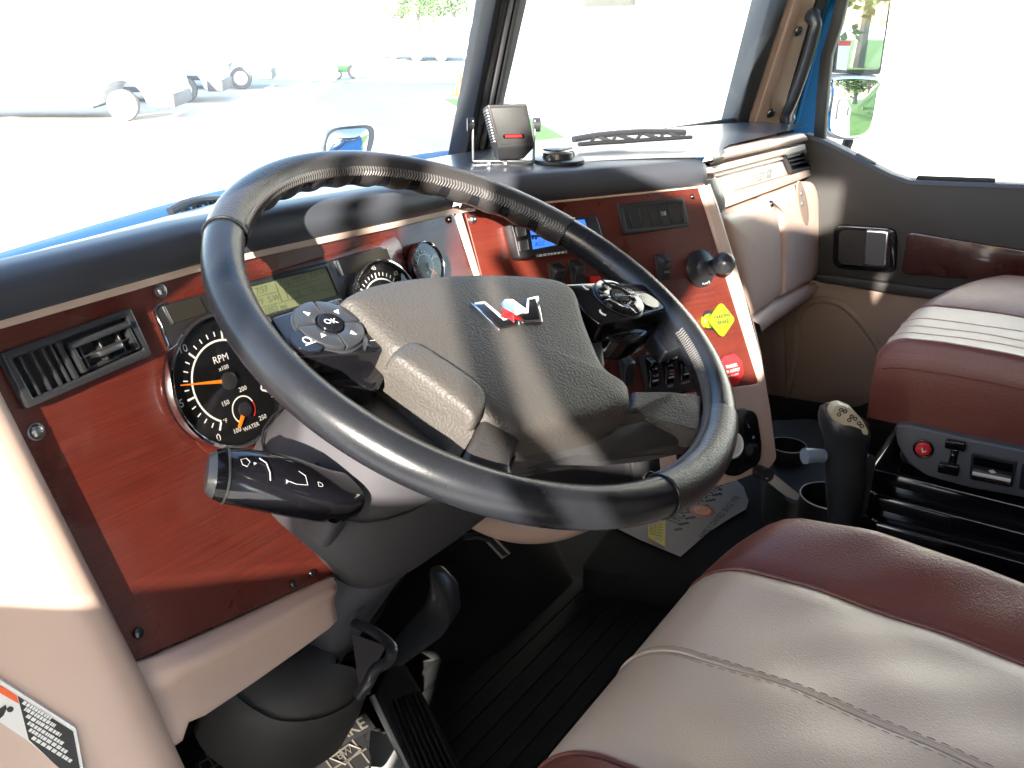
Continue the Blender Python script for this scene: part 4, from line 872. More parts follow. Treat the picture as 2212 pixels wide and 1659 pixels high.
# ================================================================== CAB FLOOR AND WHAT STANDS ON IT
build('cab_floor', *slab(rect(-.55, 1.45, -1.9, .62), -.78, -.70), 'carpet', None, kind='structure')
mt = build('floor_mat', *slab(rnd(rect(-.20, .62, -.30, .50), .03), -.70, -.692), 'carpet', None, bevel=.002)
tag(mt, 'black ribbed rubber mat covering the driver footwell floor', 'floor mat')
build('mat_rib', *join(*[box(-.18, .60, -.28+.03*i, -.274+.03*i, -.692, -.6895) for i in range(25)]), 'carpet', mt, kind='stuff')
tun = empty('engine_tunnel', (.3, .45, -.5), 'dark moulded engine tunnel cover between footwells under the dashboard', 'tunnel cover')
rows = []
for y, x0, x1, zt_ in ((.62, .16, .78, -.36), (.50, .18, .76, -.42), (.40, .22, .72, -.48), (.31, .28, .66, -.56), (.25, .33, .62, -.64), (.22, .36, .6, -.70)):
    r = []
    for i in range(21):
        a = math.pi*(1-i/20); c, s = math.cos(a), math.sin(a); r.append(((x0+x1)/2+(x1-x0)/2*math.copysign(abs(c)**.6, c), y, -.70+(zt_+.70)*abs(s)**.6))
    rows.append(r)
build('tunnel_shell', *loft(rows), 'carpet', tun, ang=60)
# paper mat
zp = -.640
A_, B_ = Zp(1440, 1152, zp), Zp(1565, 1048, zp); ex_ = (B_-A_).normalized(); ey_ = Vector((0, 0, 1)).cross(ex_)
MP = Fr(A_, ex_, ey_)
# it lies on the flat step ahead of the passenger seat
stp = build('centre_step', *slab(rnd([tuple(Zp(x, y, zp-.003).xy) for x, y in ((1250, 1230), (1500, 1262), (1700, 1180), (1780, 1060), (1640, 985), (1380, 1050))], .03), -.70, zp-.003), 'carpet', None, bevel=.004)
tag(stp, 'low black carpeted step between the seats under the paper mat', 'floor step')
pm = [MP.at(x, y, 0) for x, y in ((1300, 1125), (1380, 1165), (1470, 1203), (1530, 1150), (1580, 1118), (1612, 1100), (1617, 1083), (1606, 1052), (1592, 1038), (1570, 1046), (1540, 1048), (1480, 1050), (1380, 1080))]
V, F = slab(pm, 0, .0008)
paper = build('paper_mat', V, F, 'paper', None, MP, flat=True); tag(paper, 'white printed paper floor mat with truck dealer logo beside the seat', 'paper mat')
tc_, te_ = MP.at(1434, 1145, 0), MP.at(1572, 1035, 0); wd_ = te_[0]-tc_[0]
text('TRUCK COUNTRY', MP, (tc_[0]+te_[0])/2, (tc_[1]+te_[1])/2+.006, .040, 'black_print', paper, h=.0012, sx=.80*wd_/.345, bold=.03)
fl = [MP.at(x, y, 0) for x, y in ((1452, 1147), (1500, 1150), (1530, 1118), (1545, 1095), (1560, 1075), (1562, 1060), (1545, 1048), (1525, 1062), (1500, 1090), (1470, 1118))]
build('logo_flag', *slab(fl, .0008, .0011), 'grey_print', paper, MP, flat=True)
u, v = MP.at(1517, 1104, 0); u2, v2_ = MP.at(1541, 1104, 0)
build('logo_disc', *slab(circ(u, v, .024, 28), .0011, .0014), 'red_print', paper, MP, flat=True); build('logo_disc', *slab(circ(u, v, .017, 28), .0014, .0016), 'orange', paper, MP, flat=True)
text('TC', MP, u, v, .018, 'red_print', paper, h=.0018)
chk = []
for i in range(14):
    for j in range(3):
        if (i+j) % 2: 
            c = MP.at(1462+i*7.2, 1140-i*6.3+j*5, 0); chk.append(slab(rect(c[0]-.004, c[0]+.004, c[1]-.004, c[1]+.004), .0011, .0013))
build('logo_checks', *join(*chk), 'black_print', paper, MP, flat=True)
c0, c1 = MP.at(1519, 1157, 0), MP.at(1590, 1078, 0)
text('FAMILY OWNED SINCE 1958', MP, (c0[0]+c1[0])/2+.0, (c0[1]+c1[1])/2, .0185, 'black_print', paper, h=.0012, rot=math.atan2(c1[1]-c0[1], c1[0]-c0[0]), sx=.8)
yq = [MP.at(x, y, .004) for x, y in ((1400, 1137), (1438, 1123), (1436, 1181), (1400, 1161))]
yt = build('yellow_card', *slab(yq, .0035, .0045), 'yellow', None, MP, flat=True); tag(yt, 'small yellow handwritten service card lying on the white paper mat', 'card')
ln = []
for j in range(5):
    for i in range(6):
        a, b = quadpt(yq, .1+.13*i, .14+.13*j), quadpt(yq, .19+.13*i, .10+.13*j+(.05 if i % 2 else 0)); n_ = Vector((-(b-a).y, (b-a).x)).normalized()*.0007; ln.append(slab([tuple(a+n_), tuple(b+n_), tuple(b-n_), tuple(a-n_)], .0045, .0048))
build('handwriting', *join(*ln), 'black_print', yt, MP, flat=True); c = quadpt(yq, .55, .86); build('blue_dot', *slab(circ(c.x, c.y, .0045, 16), .0045, .0048), 'bluegrey', yt, MP, flat=True)
# gear lever
_h = Vector((_r.x, _r.y, 0)).normalized()
g0 = CAM + ray(1822, 960)*((.62-CAM.x)/ray(1822, 960).x)
GF = Fr(g0, _h, (0, 0, 1)); gear = empty('gear_lever', GF.w(0, -.16, 0), 'tall black gear lever with ivory shift pattern cap', 'gear lever')
def ag(x, y, h=0): return GF.at(x, y, h)
rows = []
for y, xl, xr, k in ((1125, 1790, 1845, 1), (1080, 1786, 1858, 1), (1030, 1783, 1866, 1), (985, 1782, 1870, 1), (960, 1783, 1873, 1), (940, 1778, 1876, 1), (922, 1771, 1878, 1.0), (900, 1768, 1874, .95), (882, 1772, 1850, .9), (872, 1785, 1832, .7), (868, 1797, 1818, .4)):
    l, v_ = ag(xl, y); r_, _v = ag(xr, y+ (12 if y < 930 else 4)); cx2 = (l+r_)/2; hw_ = (r_-l)/2; row = []
    for i in range(28):
        a = 2*math.pi*i/28; row.append(tuple(GF.w(cx2+hw_*math.cos(a), (v_+_v)/2 + (_v-v_)/2*math.cos(a), hw_*k*math.sin(a))))
    rows.append(row)
build('shift_grip', *loft(rows, closed=True, capA=True, capB=True), 'satin', gear, ang=60)
iq = [ag(x, y, .024) for x, y in ((1791, 889), (1799, 874), (1814, 871), (1838, 880), (1861, 905), (1874, 929), (1871, 938), (1848, 929), (1812, 913), (1795, 903))]
ic_ = build('pattern_cap', *slab(rnd(iq, .003), .012, .030), 'ivory', gear, GF, bevel=.0025, seg=3)
for (x, y) in ((1817, 886), (1826, 889), (1813, 896), (1840, 900), (1848, 905), (1835, 908), (1856, 915), (1862, 921)):
    u, v = ag(x, y, .031); build('pattern_number', *ring(u, v, .0016, .0030, .0300, .0306, 14), 'black_print', ic_, GF, flat=True)
build('splitter_button', *sweep([GF.w(*ag(1778, 985, .01), .01), GF.w(*ag(1757, 984, .016), .016), GF.w(*ag(1738, 985, .02), .02)], lambda t, g: .0095+.002*t, 14), 'bluegrey', gear)
build('side_lever', *slab(rnd([ag(x, y, .0) for x, y in ((1866, 985), (1878, 982), (1890, 988), (1889, 1005), (1868, 1110), (1845, 1110))], .003), -.006, .006), 'satin', gear, GF, bevel=.002)
build('lever_shaft', *sweep([GF.w(*ag(1815, 1120)), GF.w(*ag(1805, 1250))], .014, 14), 'black', gear)
# cup holder cluster
cupc = empty('cup_holder', (.7, -.05, -.55), 'black double cup holder beside the gear lever', 'cup holder')
def cup(x, y, rx_px, z, dep, nm='cup'):
    c = Zp(x, y, z); e = Zp(x+rx_px, y+6, z); r = (e-c).length*.92; f = Fr(c, (1, 0, 0), (0, 1, 0))
    o = build(nm, *lathe([(r, -dep), (r*1.02, -.002), (r*1.04, 0), (r*.98, .001), (r*.95, -.003), (r*.90, -dep+.003), (0, -dep+.003)], 48), 'black', cupc, f)
    build('rim_ring', *ring(0, 0, r*.985, r*1.03, -.001, .0016, 48), 'levergrey', o, f, bevel=.0005)
cup(1702, 962, 44, -.50, .09); cup(1795, 1072, 72, -.47, .12)
tr = empty('trailer_hand_lever', (.6, 0, -.45), 'pale grey flat hand lever below the centre frame', 'lever')
l0 = F2.w(*a2(1640, 1010, .0), 0)
build('lever_blade', *slab([F2.at(x, y, .03) for x, y in ((1650, 1033), (1668, 1020), (1728, 1068), (1722, 1082), (1700, 1072))], .024, .032), 'levergrey', tr, F2, bevel=.003)
build('lever_socket', *sweep([F2.w(*F2.at(1640, 1012, .0), -.02), F2.w(*F2.at(1656, 1026, .03), .032)], .010, 14), 'black', tr)
# console mass behind
cons = build('console_body', *slab(rnd([tuple(Zp(x, y, -.53).xy) for x, y in ((1655, 905), (1760, 900), (1900, 990), (1905, 1120), (1700, 1085), (1660, 1010))], .02), -.70, -.53), 'rubber', None, bevel=.01)
tag(cons, 'low black console block under the cup holders', 'console')
# ================================================================== PEDALS
def pedal_frame(x, y, z, tilt): o = Zp(x, y, z); return Fr(o, (1, .0, 0), (0, math.cos(tilt), math.sin(tilt)))
acc = empty('accelerator_pedal', Zp(890, 1560, -.60), 'long black ribbed accelerator pedal right of the brake', 'pedal')
o = Zp(900, 1560, -.60); o2 = Zp(850, 1430, -.545); exd = (Zp(960, 1540, -.6)-o).normalized()
AF = Fr(o, (Vector((1, .0, 0))), (o2-o))
ap = [AF.at(x, y) for x, y in ((808, 1500), (838, 1440), (862, 1420), (905, 1490), (1010, 1690), (905, 1700))]
base = build('pedal_pad', *slab(rnd(ap, .006), -.008, .004), 'rubber', acc, AF, bevel=.002)
RB_ = []
for i in range(7):
    s = .10+.13*i; a = Vector(AF.at(828+s*78, 1512-s*30+10)); b = Vector(AF.at(905+s*108, 1715)); n_ = Vector((-(b-a).y, (b-a).x)).normalized()*.0016; RB_.append([tuple(a+n_), tuple(b+n_), tuple(b-n_), tuple(a-n_)])
for q in RB_: build('rib', *slab(q, .004, .0085), 'rubber', base, AF, bevel=.0008, seg=1)
build('pedal_rail', *sweep([AF.w(*AF.at(808, 1500), -.004), AF.w(*AF.at(905, 1700), -.004)], .005, 8), 'steel', acc)
brk = empty('brake_pedal', Zp(730, 1620, -.60), 'worn rubber brake pedal with embossed lettering and diamond mark', 'pedal')
BF = Fr(Zp(735, 1600, -.60), (Zp(800, 1560, -.60)-Zp(690, 1625, -.60)), (Zp(700, 1555, -.58)-Zp(745, 1640, -.60)))
bp_ = [BF.at(x, y) for x, y in ((660, 1615), (700, 1568), (745, 1548), (770, 1552), (785, 1580), (803, 1640), (800, 1700), (640, 1720), (640, 1650))]
pad = build('pedal_pad', *slab(rnd(bp_, .008), -.012, .003), 'rubber', brk, BF, bevel=.003)
def inpoly(p, poly):
    c = False; n = len(poly)
    for i in range(n):
        (x1, y1), (x2, y2) = poly[i], poly[(i+1) % n]
        if (y1 > p[1]) != (y2 > p[1]) and p[0] < (x2-x1)*(p[1]-y1)/(y2-y1)+x1: c = not c
    return c
def gridribs(poly, step, w, h0, h1, inset=.004, rot=0):
    cx = sum(p[0] for p in poly)/len(poly); cy = sum(p[1] for p in poly)/len(poly); poly = [(cx+(x-cx)*.93, cy+(y-cy)*.93) for x, y in poly]; out = []
    for k in range(-12, 13):
        for ax in (0, 1):
            run = []
            for i in range(-90, 91):
                s_ = i*.0016; a, b = (k*step, s_) if ax else (s_, k*step); p = (cx+a*math.cos(rot)-b*math.sin(rot), cy+a*math.sin(rot)+b*math.cos(rot))
                if inpoly(p, poly): run.append(p)
            if len(run) > 3:
                a, b = Vector(run[0]), Vector(run[-1]); n_ = Vector((-(b-a).y, (b-a).x)).normalized()*w/2; out.append(slab([tuple(a+n_), tuple(b+n_), tuple(b-n_), tuple(a-n_)], h0, h1))
    return out
gr = gridribs(bp_, .021, .0018, .003, .0042)
tA, tB = Vector(BF.at(700, 1612)), Vector(BF.at(775, 1572)); _d = (tB-tA).normalized(); _q = Vector((-_d.y, _d.x)); _c = (tA+tB)/2
build('text_plate', *slab([tuple(_c-_d*.042-_q*.012), tuple(_c+_d*.042-_q*.012), tuple(_c+_d*.042+_q*.012), tuple(_c-_d*.042+_q*.012)], .003, .0045), 'rubber', pad, BF, bevel=.0005)
M['rubberworn'] = mat('worn_grey_rubber', (.10, .088, .075), .7, bump=('noise', 300, .4, .0008), vary=(.3, 60))
build('grid_ribs', *join(*gr), 'rubberworn', pad, BF)
tA, tB = Vector(BF.at(700, 1612)), Vector(BF.at(775, 1572))
text('BRAKE', BF, *((tA+tB)/2), .023, 'rubberworn', pad, rot=math.atan2((tB-tA).y, (tB-tA).x), h=.0052, bold=.02)
dm = [Vector(BF.at(x, y)) for x, y in ((712, 1642), (752, 1612), (778, 1622), (745, 1655))]; build('diamond_mark', *sweep([BF.w(p.x, p.y, .004) for p in dm], .0014, 6, closed=True), 'rubberworn', pad)
tA, tB = Vector(BF.at(722, 1643)), Vector(BF.at(765, 1620)); text('BW', BF, *((tA+tB)/2), .0135, 'rubberworn', pad, rot=math.atan2((tB-tA).y, (tB-tA).x), h=.0045)
build('pedal_arm', *sweep([BF.w(*BF.at(720, 1590), -.01), Zp(690, 1520, -.45)], .008, 10), 'steel', brk)
clt = empty('clutch_pedal', Zp(500, 1640, -.60), 'dark round ribbed clutch pedal at the bottom left', 'pedal')
CF = Fr(Zp(490, 1650, -.60), BF.ex, BF.ey)
build('pedal_pad', *slab(circ(*CF.at(495, 1665), .040, 32), -.012, .002), 'rubber', clt, CF, bevel=.003)
gr = []
for i in range(5):
    d_ = -.026+.013*i; l_ = math.sqrt(.036**2-d_**2); c = CF.at(495, 1665); gr += [slab(rect(c[0]+d_-.0009, c[0]+d_+.0009, c[1]-l_, c[1]+l_), .002, .0042), slab(rect(c[0]-l_, c[0]+l_, c[1]+d_-.0009, c[1]+d_+.0009), .002, .0042)]
build('grid_ribs', *join(*gr), 'rubberworn', clt, CF)
# plate between brake and accelerator, sunlight on it put in as white, and the boot cover of the column foot
wpz = build('floor_plate', *slab([tuple(Zp(x, y, -.655).xy) for x, y in ((800, 1575), (850, 1590), (905, 1665), (870, 1760), (790, 1740), (795, 1640))], -.67, -.655), 'white_paint', None, bevel=.002); tag(wpz, 'small floor plate between the two right pedals, coloured white for sunlight', 'floor plate')
boot = empty('column_boot', (0, .25, -.5), 'large round dark rubber boot at the foot of the steering column', 'boot')
def bt(x, y, z): return Zp(x, y, z)
rows = []
for pts_ in ([(700, 1352, -.33), (742, 1360, -.35)], ):
    pass
ctr = [(730, 1400, -.42), (660, 1440, -.44), (600, 1460, -.46)]
bo = [SW.at(x, y, -.46) for x, y in ((560, 1420), (640, 1385), (705, 1350), (745, 1352), (748, 1380), (735, 1425), (735, 1470), (760, 1478), (800, 1465), (790, 1510), (745, 1545), (680, 1570), (600, 1575), (530, 1545), (480, 1500), (470, 1450))]
build('boot_shell', *pillow(sm(bo, 3), [(1.02, -.56), (1.03, -.50), (1.0, -.475), (.96, -.462), (.9, -.456), (.85, -.460), (.78, -.450), (.6, -.440), (.4, -.436), (.2, -.434)]), 'boot', boot, SW, ang=60)
# ================================================================== PASSENGER SIDE OF THE DASHBOARD
F3 = Fr((.62, .05, 0), (math.cos(R(6)), math.sin(R(6)), 0), (0, .12, 1))
def a3(x, y, h=0): return F3.at(x, y, h)
P = dash
build('passenger_backing', *slab([a3(1526, 400, -.03), a3(1745, 300, -.03), a3(1775, 430, -.03), a3(1773, 610, -.03), a3(1640, 720, -.03), a3(1560, 470, -.03)], -.06, -.03), 'cream', P, F3)
def face(px, h0, h1, m='cream', nm='passenger_panel', bev=.003, r=.004): return build(nm, *slab(rnd([a3(x, y, h1) for x, y in px], r, 4), h0, h1), m, P, F3, bevel=bev, seg=3)
# top lip (rounded over), slot, shelf surround
lipT = [(1519, 331), (1560, 324), (1640, 307), (1728, 287)]; lipB = [(1533, 352), (1575, 342), (1650, 325), (1741, 304)]
rows = []
for (xa, ya), (xb, yb) in zip(lipT, lipB):
    t, b = F3.w(*a3(xa, ya)), F3.w(*a3(xb, yb)); rows.append([tuple(t - F3.ez*.03), tuple(t + F3.ez*.0), tuple(t.lerp(b, .12) + F3.ez*.006), tuple(t.lerp(b, .5)+F3.ez*.008), tuple(t.lerp(b, .9) + F3.ez*.006), tuple(b + F3.ez*0), tuple(b - F3.ez*.02)])
build('top_lip', *loft(rows), 'cream', P, ang=70)
build('slot_gap', *slab([a3(1533, 352, -.012), a3(1738, 305, -.012), a3(1739, 312, -.012), a3(1535, 362, -.012)], -.02, -.012), 'rubber', P, F3)
face([(1535, 361), (1739, 311), (1741, 322), (1539, 374)], -.03, .003, bev=.0015, r=.001)
face([(1539, 375), (1742, 323), (1743, 331), (1545, 381)], -.03, -.004, bev=.001, r=.001)
face([(1545, 381), (1697, 333), (1712, 374), (1564, 426)], -.03, -.010, m='cream_flat', nm='plaque_recess', bev=.001, r=.001)
plq = face([(1579, 379), (1690, 349), (1702, 377), (1588, 410)], -.012, -.006, m='levergrey', nm='name_plaque', bev=.0012, r=.002)
pq_ = [a3(1579, 379, -.006), a3(1690, 349, -.006), a3(1702, 377, -.006), a3(1588, 410, -.006)]; c = quadpt(pq_, .5, .5)
text('Western Star', F3, c.x, c.y, .034, 'steel', P, name='plaque_lettering', rot=math.atan2(*(Vector(pq_[1])-Vector(pq_[0])).yx), h=-.0055, sx=.85)
face([(1564, 427), (1749, 366), (1753, 379), (1567, 448)], -.03, .004, bev=.002, r=.001)
build('gap_line', *slab([a3(1567, 448, -.02), a3(1753, 380, -.02), a3(1755, 392, -.02), a3(1567, 462, -.02)], -.03, -.018), 'rubber', P, F3)
Q = [a3(1697, 332, .003), a3(1738, 323, .003), a3(1750, 364, .003), a3(1712, 375, .003)]
v3, I = framebox('air_vent', F3, Q, .006, -.02, .003, 'satin', P, bev=.001); tag(v3, 'square vent at the passenger end')
build('vent_back', *slab([tuple(q) for q in I], -.018, -.016), 'rubber', v3, F3)
for t in (.3, .6): build('slat', *slab([tuple(quadpt(I, 0, t)), tuple(quadpt(I, 1, t)), tuple(quadpt(I, 1, t+.1)), tuple(quadpt(I, 0, t+.1))], -.014, 0), 'satin', v3, F3)
# thin side vent on the end of the centre block
sv = face([(1537, 388), (1545, 381), (1566, 427), (1568, 464), (1560, 463), (1545, 420)], -.02, .007, m='satin', nm='side_vent', bev=.001, r=.001)
# glove box doors: bulging, split by a curved seam
def door(px, nm, label):
    o = [a3(x, y, .02) for x, y in px]; o = sm(o, 4)
    d = build(nm, *pillow(o, [(1.0, -.03), (1.0, .004), (.985, .012), (.95, .0175), (.88, .020), (.75, .0215), (.5, .0225), (.2, .023)]), 'cream', P, F3, ang=60); tag(d, label); return d
gd = door([(1568, 466), (1600, 452), (1660, 428), (1672, 436), (1684, 462), (1690, 510), (1692, 570), (1690, 630), (1676, 652), (1645, 674), (1627, 684), (1616, 640), (1600, 570), (1580, 500)], 'glove_box_door', 'left glove box door with small key lock')
gd2 = door([(1668, 426), (1705, 410), (1750, 392), (1764, 396), (1773, 430), (1776, 500), (1774, 570), (1768, 600), (1740, 618), (1700, 640), (1696, 630), (1697, 560), (1694, 490), (1684, 450)], 'glove_box_door', 'right glove box door with oval latch recess')
u, v = a3(1735, 438, .022); c1 = Vector(a3(1722, 400, .022)); c2 = Vector(a3(1745, 478, .022)); mid = (c1+c2)/2; ax = (c2-c1)/2; pw = Vector((-ax.y, ax.x)).normalized()*.026
o = [tuple(mid + ax*math.cos(2*math.pi*i/28) + pw*math.sin(2*math.pi*i/28)) for i in range(28)]
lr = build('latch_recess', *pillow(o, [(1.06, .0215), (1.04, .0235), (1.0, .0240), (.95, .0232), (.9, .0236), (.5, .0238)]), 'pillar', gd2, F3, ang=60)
for x, y in ((1730, 418), (1732, 440)): u, v = a3(x, y, .024); build('latch_button', *lathe([(.0048, .022), (.0045, .0265), (0, .0272)], 20, u, v), 'panelgrey', gd2, F3)
u, v = a3(1668, 440, .022); build('key_lock', *lathe([(.006, .018), (.006, .0225), (.004, .024), (0, .024)], 20, u, v), 'darksteel', gd, F3)
# lip below the doors
rows = []
for (xa, ya), (xb, yb) in zip([(1624, 690), (1660, 668), (1700, 645), (1772, 606)], [(1638, 722), (1670, 698), (1710, 670), (1772, 628)]):
    t, b = F3.w(*a3(xa, ya, .02), .0), F3.w(*a3(xb, yb, .0)); rows.append([tuple(t - F3.ez*.02), tuple(t + F3.ez*.016), tuple(t.lerp(b, .3)+F3.ez*.024), tuple(t.lerp(b, .8)+F3.ez*.012), tuple(b - F3.ez*.0), tuple(b - F3.ez*.04)])
build('lower_lip', *loft(rows), 'cream', P, ang=70)
# return panel between the centre frame and the passenger side
fo = [(1526, 399), (1545, 445), (1560, 490), (1580, 555), (1600, 620), (1621, 690), (1640, 770), (1652, 835), (1660, 880), (1674, 990)]
bk = [(1543, 392), (1560, 450), (1570, 500), (1590, 560), (1606, 620), (1630, 690), (1645, 745), (1650, 800), (1654, 850), (1670, 960)]
rows = []
for (xa, ya), (xb, yb) in zip(fo, bk):
    a = F2.w(*a2(xa, ya), .0025); b = F3.w(*a3(xb, yb, .0), -.005); rows.append([tuple(a + (a-b)*.0), tuple(a.lerp(b, .3) + Vector((.0, -.002, 0))), tuple(a.lerp(b, .65)), tuple(b), tuple(b + Vector((.02, .05, 0)))])
build('return_panel', *loft(rows), 'cream', P, ang=70)
u, v = a3(1586, 492, .004)
build('access_hole', *slab([a3(1581, 482, .004), a3(1586, 480, .004), a3(1592, 497, .004), a3(1589, 506, .004), a3(1583, 498, .004)], -.01, .006), 'darksteel', P, F3, bevel=.002)
# things on the dash top
spk = empty('cb_speaker', Zp(1088, 352, .072), 'small black box speaker with red lamp on a steel bracket by the screen post', 'speaker')
c0 = Zp(1090, 352, .072); KX = Vector((math.cos(R(-50)), math.sin(R(-50)), 0)); KF = Fr(c0, KX, (0, 0, 1))
def ak(x, y, h=0): return KF.at(x, y, h)
fp = [ak(x, y, .012) for x, y in ((1049, 224), (1138, 225), (1157, 318), (1075, 324))]
bp0 = [ak(x, y, -.045) for x, y in ((1032, 250), (1110, 228), (1136, 318), (1045, 352))]
ctr_ = Vector((0, 0))
shl = [(1050, 226), (1137, 225), (1155, 316), (1150, 330), (1128, 352), (1060, 354), (1038, 337), (1033, 300)]
fpt = [ak(x, y, .010) for x, y in ((1052, 224), (1138, 224), (1156, 318), (1154, 332), (1122, 352), (1068, 354), (1074, 322), (1062, 270))]
rows = []
front = [Vector(ak(x, y, .010)) for x, y in ((1052, 226), (1138, 224), (1156, 316), (1075, 320))]
def quad3(h, q): return [KF.w(p[0], p[1], h) for p in q]
back = [p + Vector((-.004, -.002)) for p in front]
F_ = [tuple(p) for p in quad3(.010, front)]; B_ = [tuple(p) for p in quad3(-.052, [p + Vector((0, -.010)) for p in front])]
bot = [KF.w(front[3].x+.002, front[3].y-.016, .000), KF.w(front[2].x-.012, front[2].y-.016, .000), KF.w(front[2].x-.012, front[2].y-.020, -.045), KF.w(front[3].x+.002, front[3].y-.020, -.045)]
V = F_ + B_ + [tuple(b) for b in bot]
Fc = [(0, 3, 2, 1), (0, 1, 5, 4), (1, 2, 6, 5), (0, 4, 7, 3), (4, 5, 6, 7), (3, 8, 9, 2), (2, 9, 10, 6), (6, 10, 11, 7), (7, 11, 8, 3), (8, 11, 10, 9)]
sb = build('speaker_box', V, Fc, 'black', spk, bevel=.0022, seg=3, ang=15)
build('front_grille', *slab([tuple(p) for p in (front[0]+Vector((.004, -.004)), front[1]+Vector((-.004, -.004)), front[2]+Vector((-.004, .004)), front[3]+Vector((.004, .004)))], .0095, .0108), 'rubber', sb, KF, bevel=.0004)
q = [ak(x, y, .012) for x, y in ((1086, 290), (1132, 289), (1133, 298), (1087, 299))]; lb = build('lamp_bar', *slab(rnd(q, .0015), .010, .0125), 'gloss', sb, KF, bevel=.0004)
q = [ak(x, y, .013) for x, y in ((1091, 292), (1127, 291), (1128, 296), (1092, 297))]; build('red_lamp', *slab(q, .0125, .0131), 'led', lb, KF)
# side grille ribs
rb_ = []
for i in range(12):
    t = .12+.065*i; a = Vector(F_[0]).lerp(Vector(F_[3]), t); b = Vector(B_[0]).lerp(Vector(B_[3]), t); rb_.append(sweep([a.lerp(b, .12) - KX*.0012, a.lerp(b, .75) - KX*.0012], .0009, 5))
build('side_ribs', *join(*rb_), 'steel', sb)
wdt = (front[1]-front[0]).length
la = KF.w(*ak(1021, 356, -.02), -.02); 
lx0, lx1 = ak(1022, 352, -.015)[0], ak(1153, 348, -.015)[0]
for x in (lx0, lx1): build('bracket_leg', *slab(rect(x-.0008, x+.0008, 0, .050), -.024, -.010), 'steel', spk, KF, bevel=.0004)
build('bracket_base', *slab(rect(lx0, lx1, 0, .0016), -.026, -.008), 'steel', spk, KF, bevel=.0004)
for x in (lx0-.003, lx1+.003): build('side_knob', *sweep([KF.w(x-.004, .044, -.017), KF.w(x+.004, .044, -.017)], .0085, 16), 'satin', spk)
for x in ((lx0+lx1)/2-.02, (lx0+lx1)/2): build('bracket_bolt', *lathe([(.004, 0), (.004, .003), (0, .004)], 12), 'steel', spk, Fr(KF.w(x, 0, .010), (1, 0, 0), (0, 1, 0)))
# round flip lid on the deck
dm0 = Zp(1205, 345, .071); DMF = Fr(dm0, (1, 0, 0), (0, 1, 0))
flp = build('deck_port', *lathe([(.034, -.002), (.034, .0015), (.030, .0025), (.020, .0025), (.019, .009), (.004, .010), (0, .010)], 40), 'black', None, DMF); tag(flp, 'round black flip lid port on the dash top', 'deck port')
build('port_lid', *slab(rnd([(-.020, -.012), (.020, -.012), (.024, 0), (.018, .014), (-.018, .014), (-.024, 0)], .008), .0125, .0150), 'satin', flp, DMF, bevel=.0008)
for x in (-.026, .027): build('port_screw', *lathe([(.005, .002), (.005, .006), (.003, .0085), (0, .009)], 14, x, -.004), 'satin', flp, DMF)
# ================================================================== PASSENGER DOOR
FD = Fr((1.40, 0, 0), (0, -1, 0), (0, 0, 1))
def ad(x, y, h=0): return FD.at(x, y, h)
pdoor = empty('passenger_door', (1.42, -.3, -.3), 'charcoal and tan passenger door with chrome latch and wood strip', 'door')
up = [(1742, 300), (1770, 305), (1800, 318), (1850, 344), (1900, 369), (1940, 386), (1965, 394), (2060, 398), (2212, 403), (2500, 412), (2500, 700), (2212, 662), (1950, 632), (1768, 606), (1700, 600), (1700, 300)]
build('upper_panel', *slab(rnd([ad(x, y) for x, y in up], .01, 4), -.03, 0), 'doorblack', pdoor, FD, bevel=.004, seg=3)
# sill ledge under the glass
rows = []
for x, y in ((1735, 292), (1775, 304), (1830, 331), (1880, 358), (1925, 380), (1965, 393), (2060, 397), (2212, 402), (2500, 411)):
    u, v = ad(x, y, 0); rows.append([tuple(FD.w(u, v-.004, .004)), tuple(FD.w(u, v+.002, .001)), tuple(FD.w(u, v+.003, -.008)), tuple(FD.w(u, v+.002, -.045)), tuple(FD.w(u, v-.02, -.05))])
build('sill_ledge', *loft(rows), 'panelgrey', pdoor, ang=70)
for x, y in ((1812, 330), (1866, 350)):
    u, v = ad(x, y-4, -.02); v += .010; build('sill_switch', *slab(rnd([(u-.020, v-.006), (u+.024, v-.020), (u+.026, v-.012), (u-.014, v+.005)], .003), -.032, -.012), 'satin', pdoor, FD, bevel=.002)
u, v = ad(1980, 386, -.02); u2, v2b = ad(2150, 392, -.02)
build('defrost_slot', *slab(rnd([(u, v-.004), (u2, v2b-.004), (u2, v2b+.0065), (u, v+.0065)], .003), -.024, -.016), 'rubber', pdoor, FD, bevel=.001)
# latch bezel
Q = [ad(x, y, .01) for x, y in ((1800, 484), (1936, 493), (1936, 592), (1797, 578))]
lb_ = build('latch_bezel', *slab(rnd(Q, .02, 6), .0, .010), 'gloss', pdoor, FD, bevel=.004, seg=3)
I = [tuple(quadpt(Q, s, t)) for s, t in ((.10, .11), (.90, .11), (.90, .89), (.10, .89))]
build('latch_well', *slab(rnd(I, .014, 6), .0095, .0112), 'rubber', lb_, FD)
hq = [ad(x, y, .018) for x, y in ((1872, 497), (1921, 500), (1914, 577), (1864, 574))]
build('latch_handle', *slab(rnd(hq, .004), .010, .020), 'chrome', lb_, FD, bevel=.0025, seg=3)
hi = [tuple(quadpt(hq, s, t)) for s, t in ((.08, .06), (.90, .06), (.90, .94), (.08, .94))]
build('handle_face', *slab(rnd(hi, .003), .0195, .0206), 'panelgrey', lb_, FD)
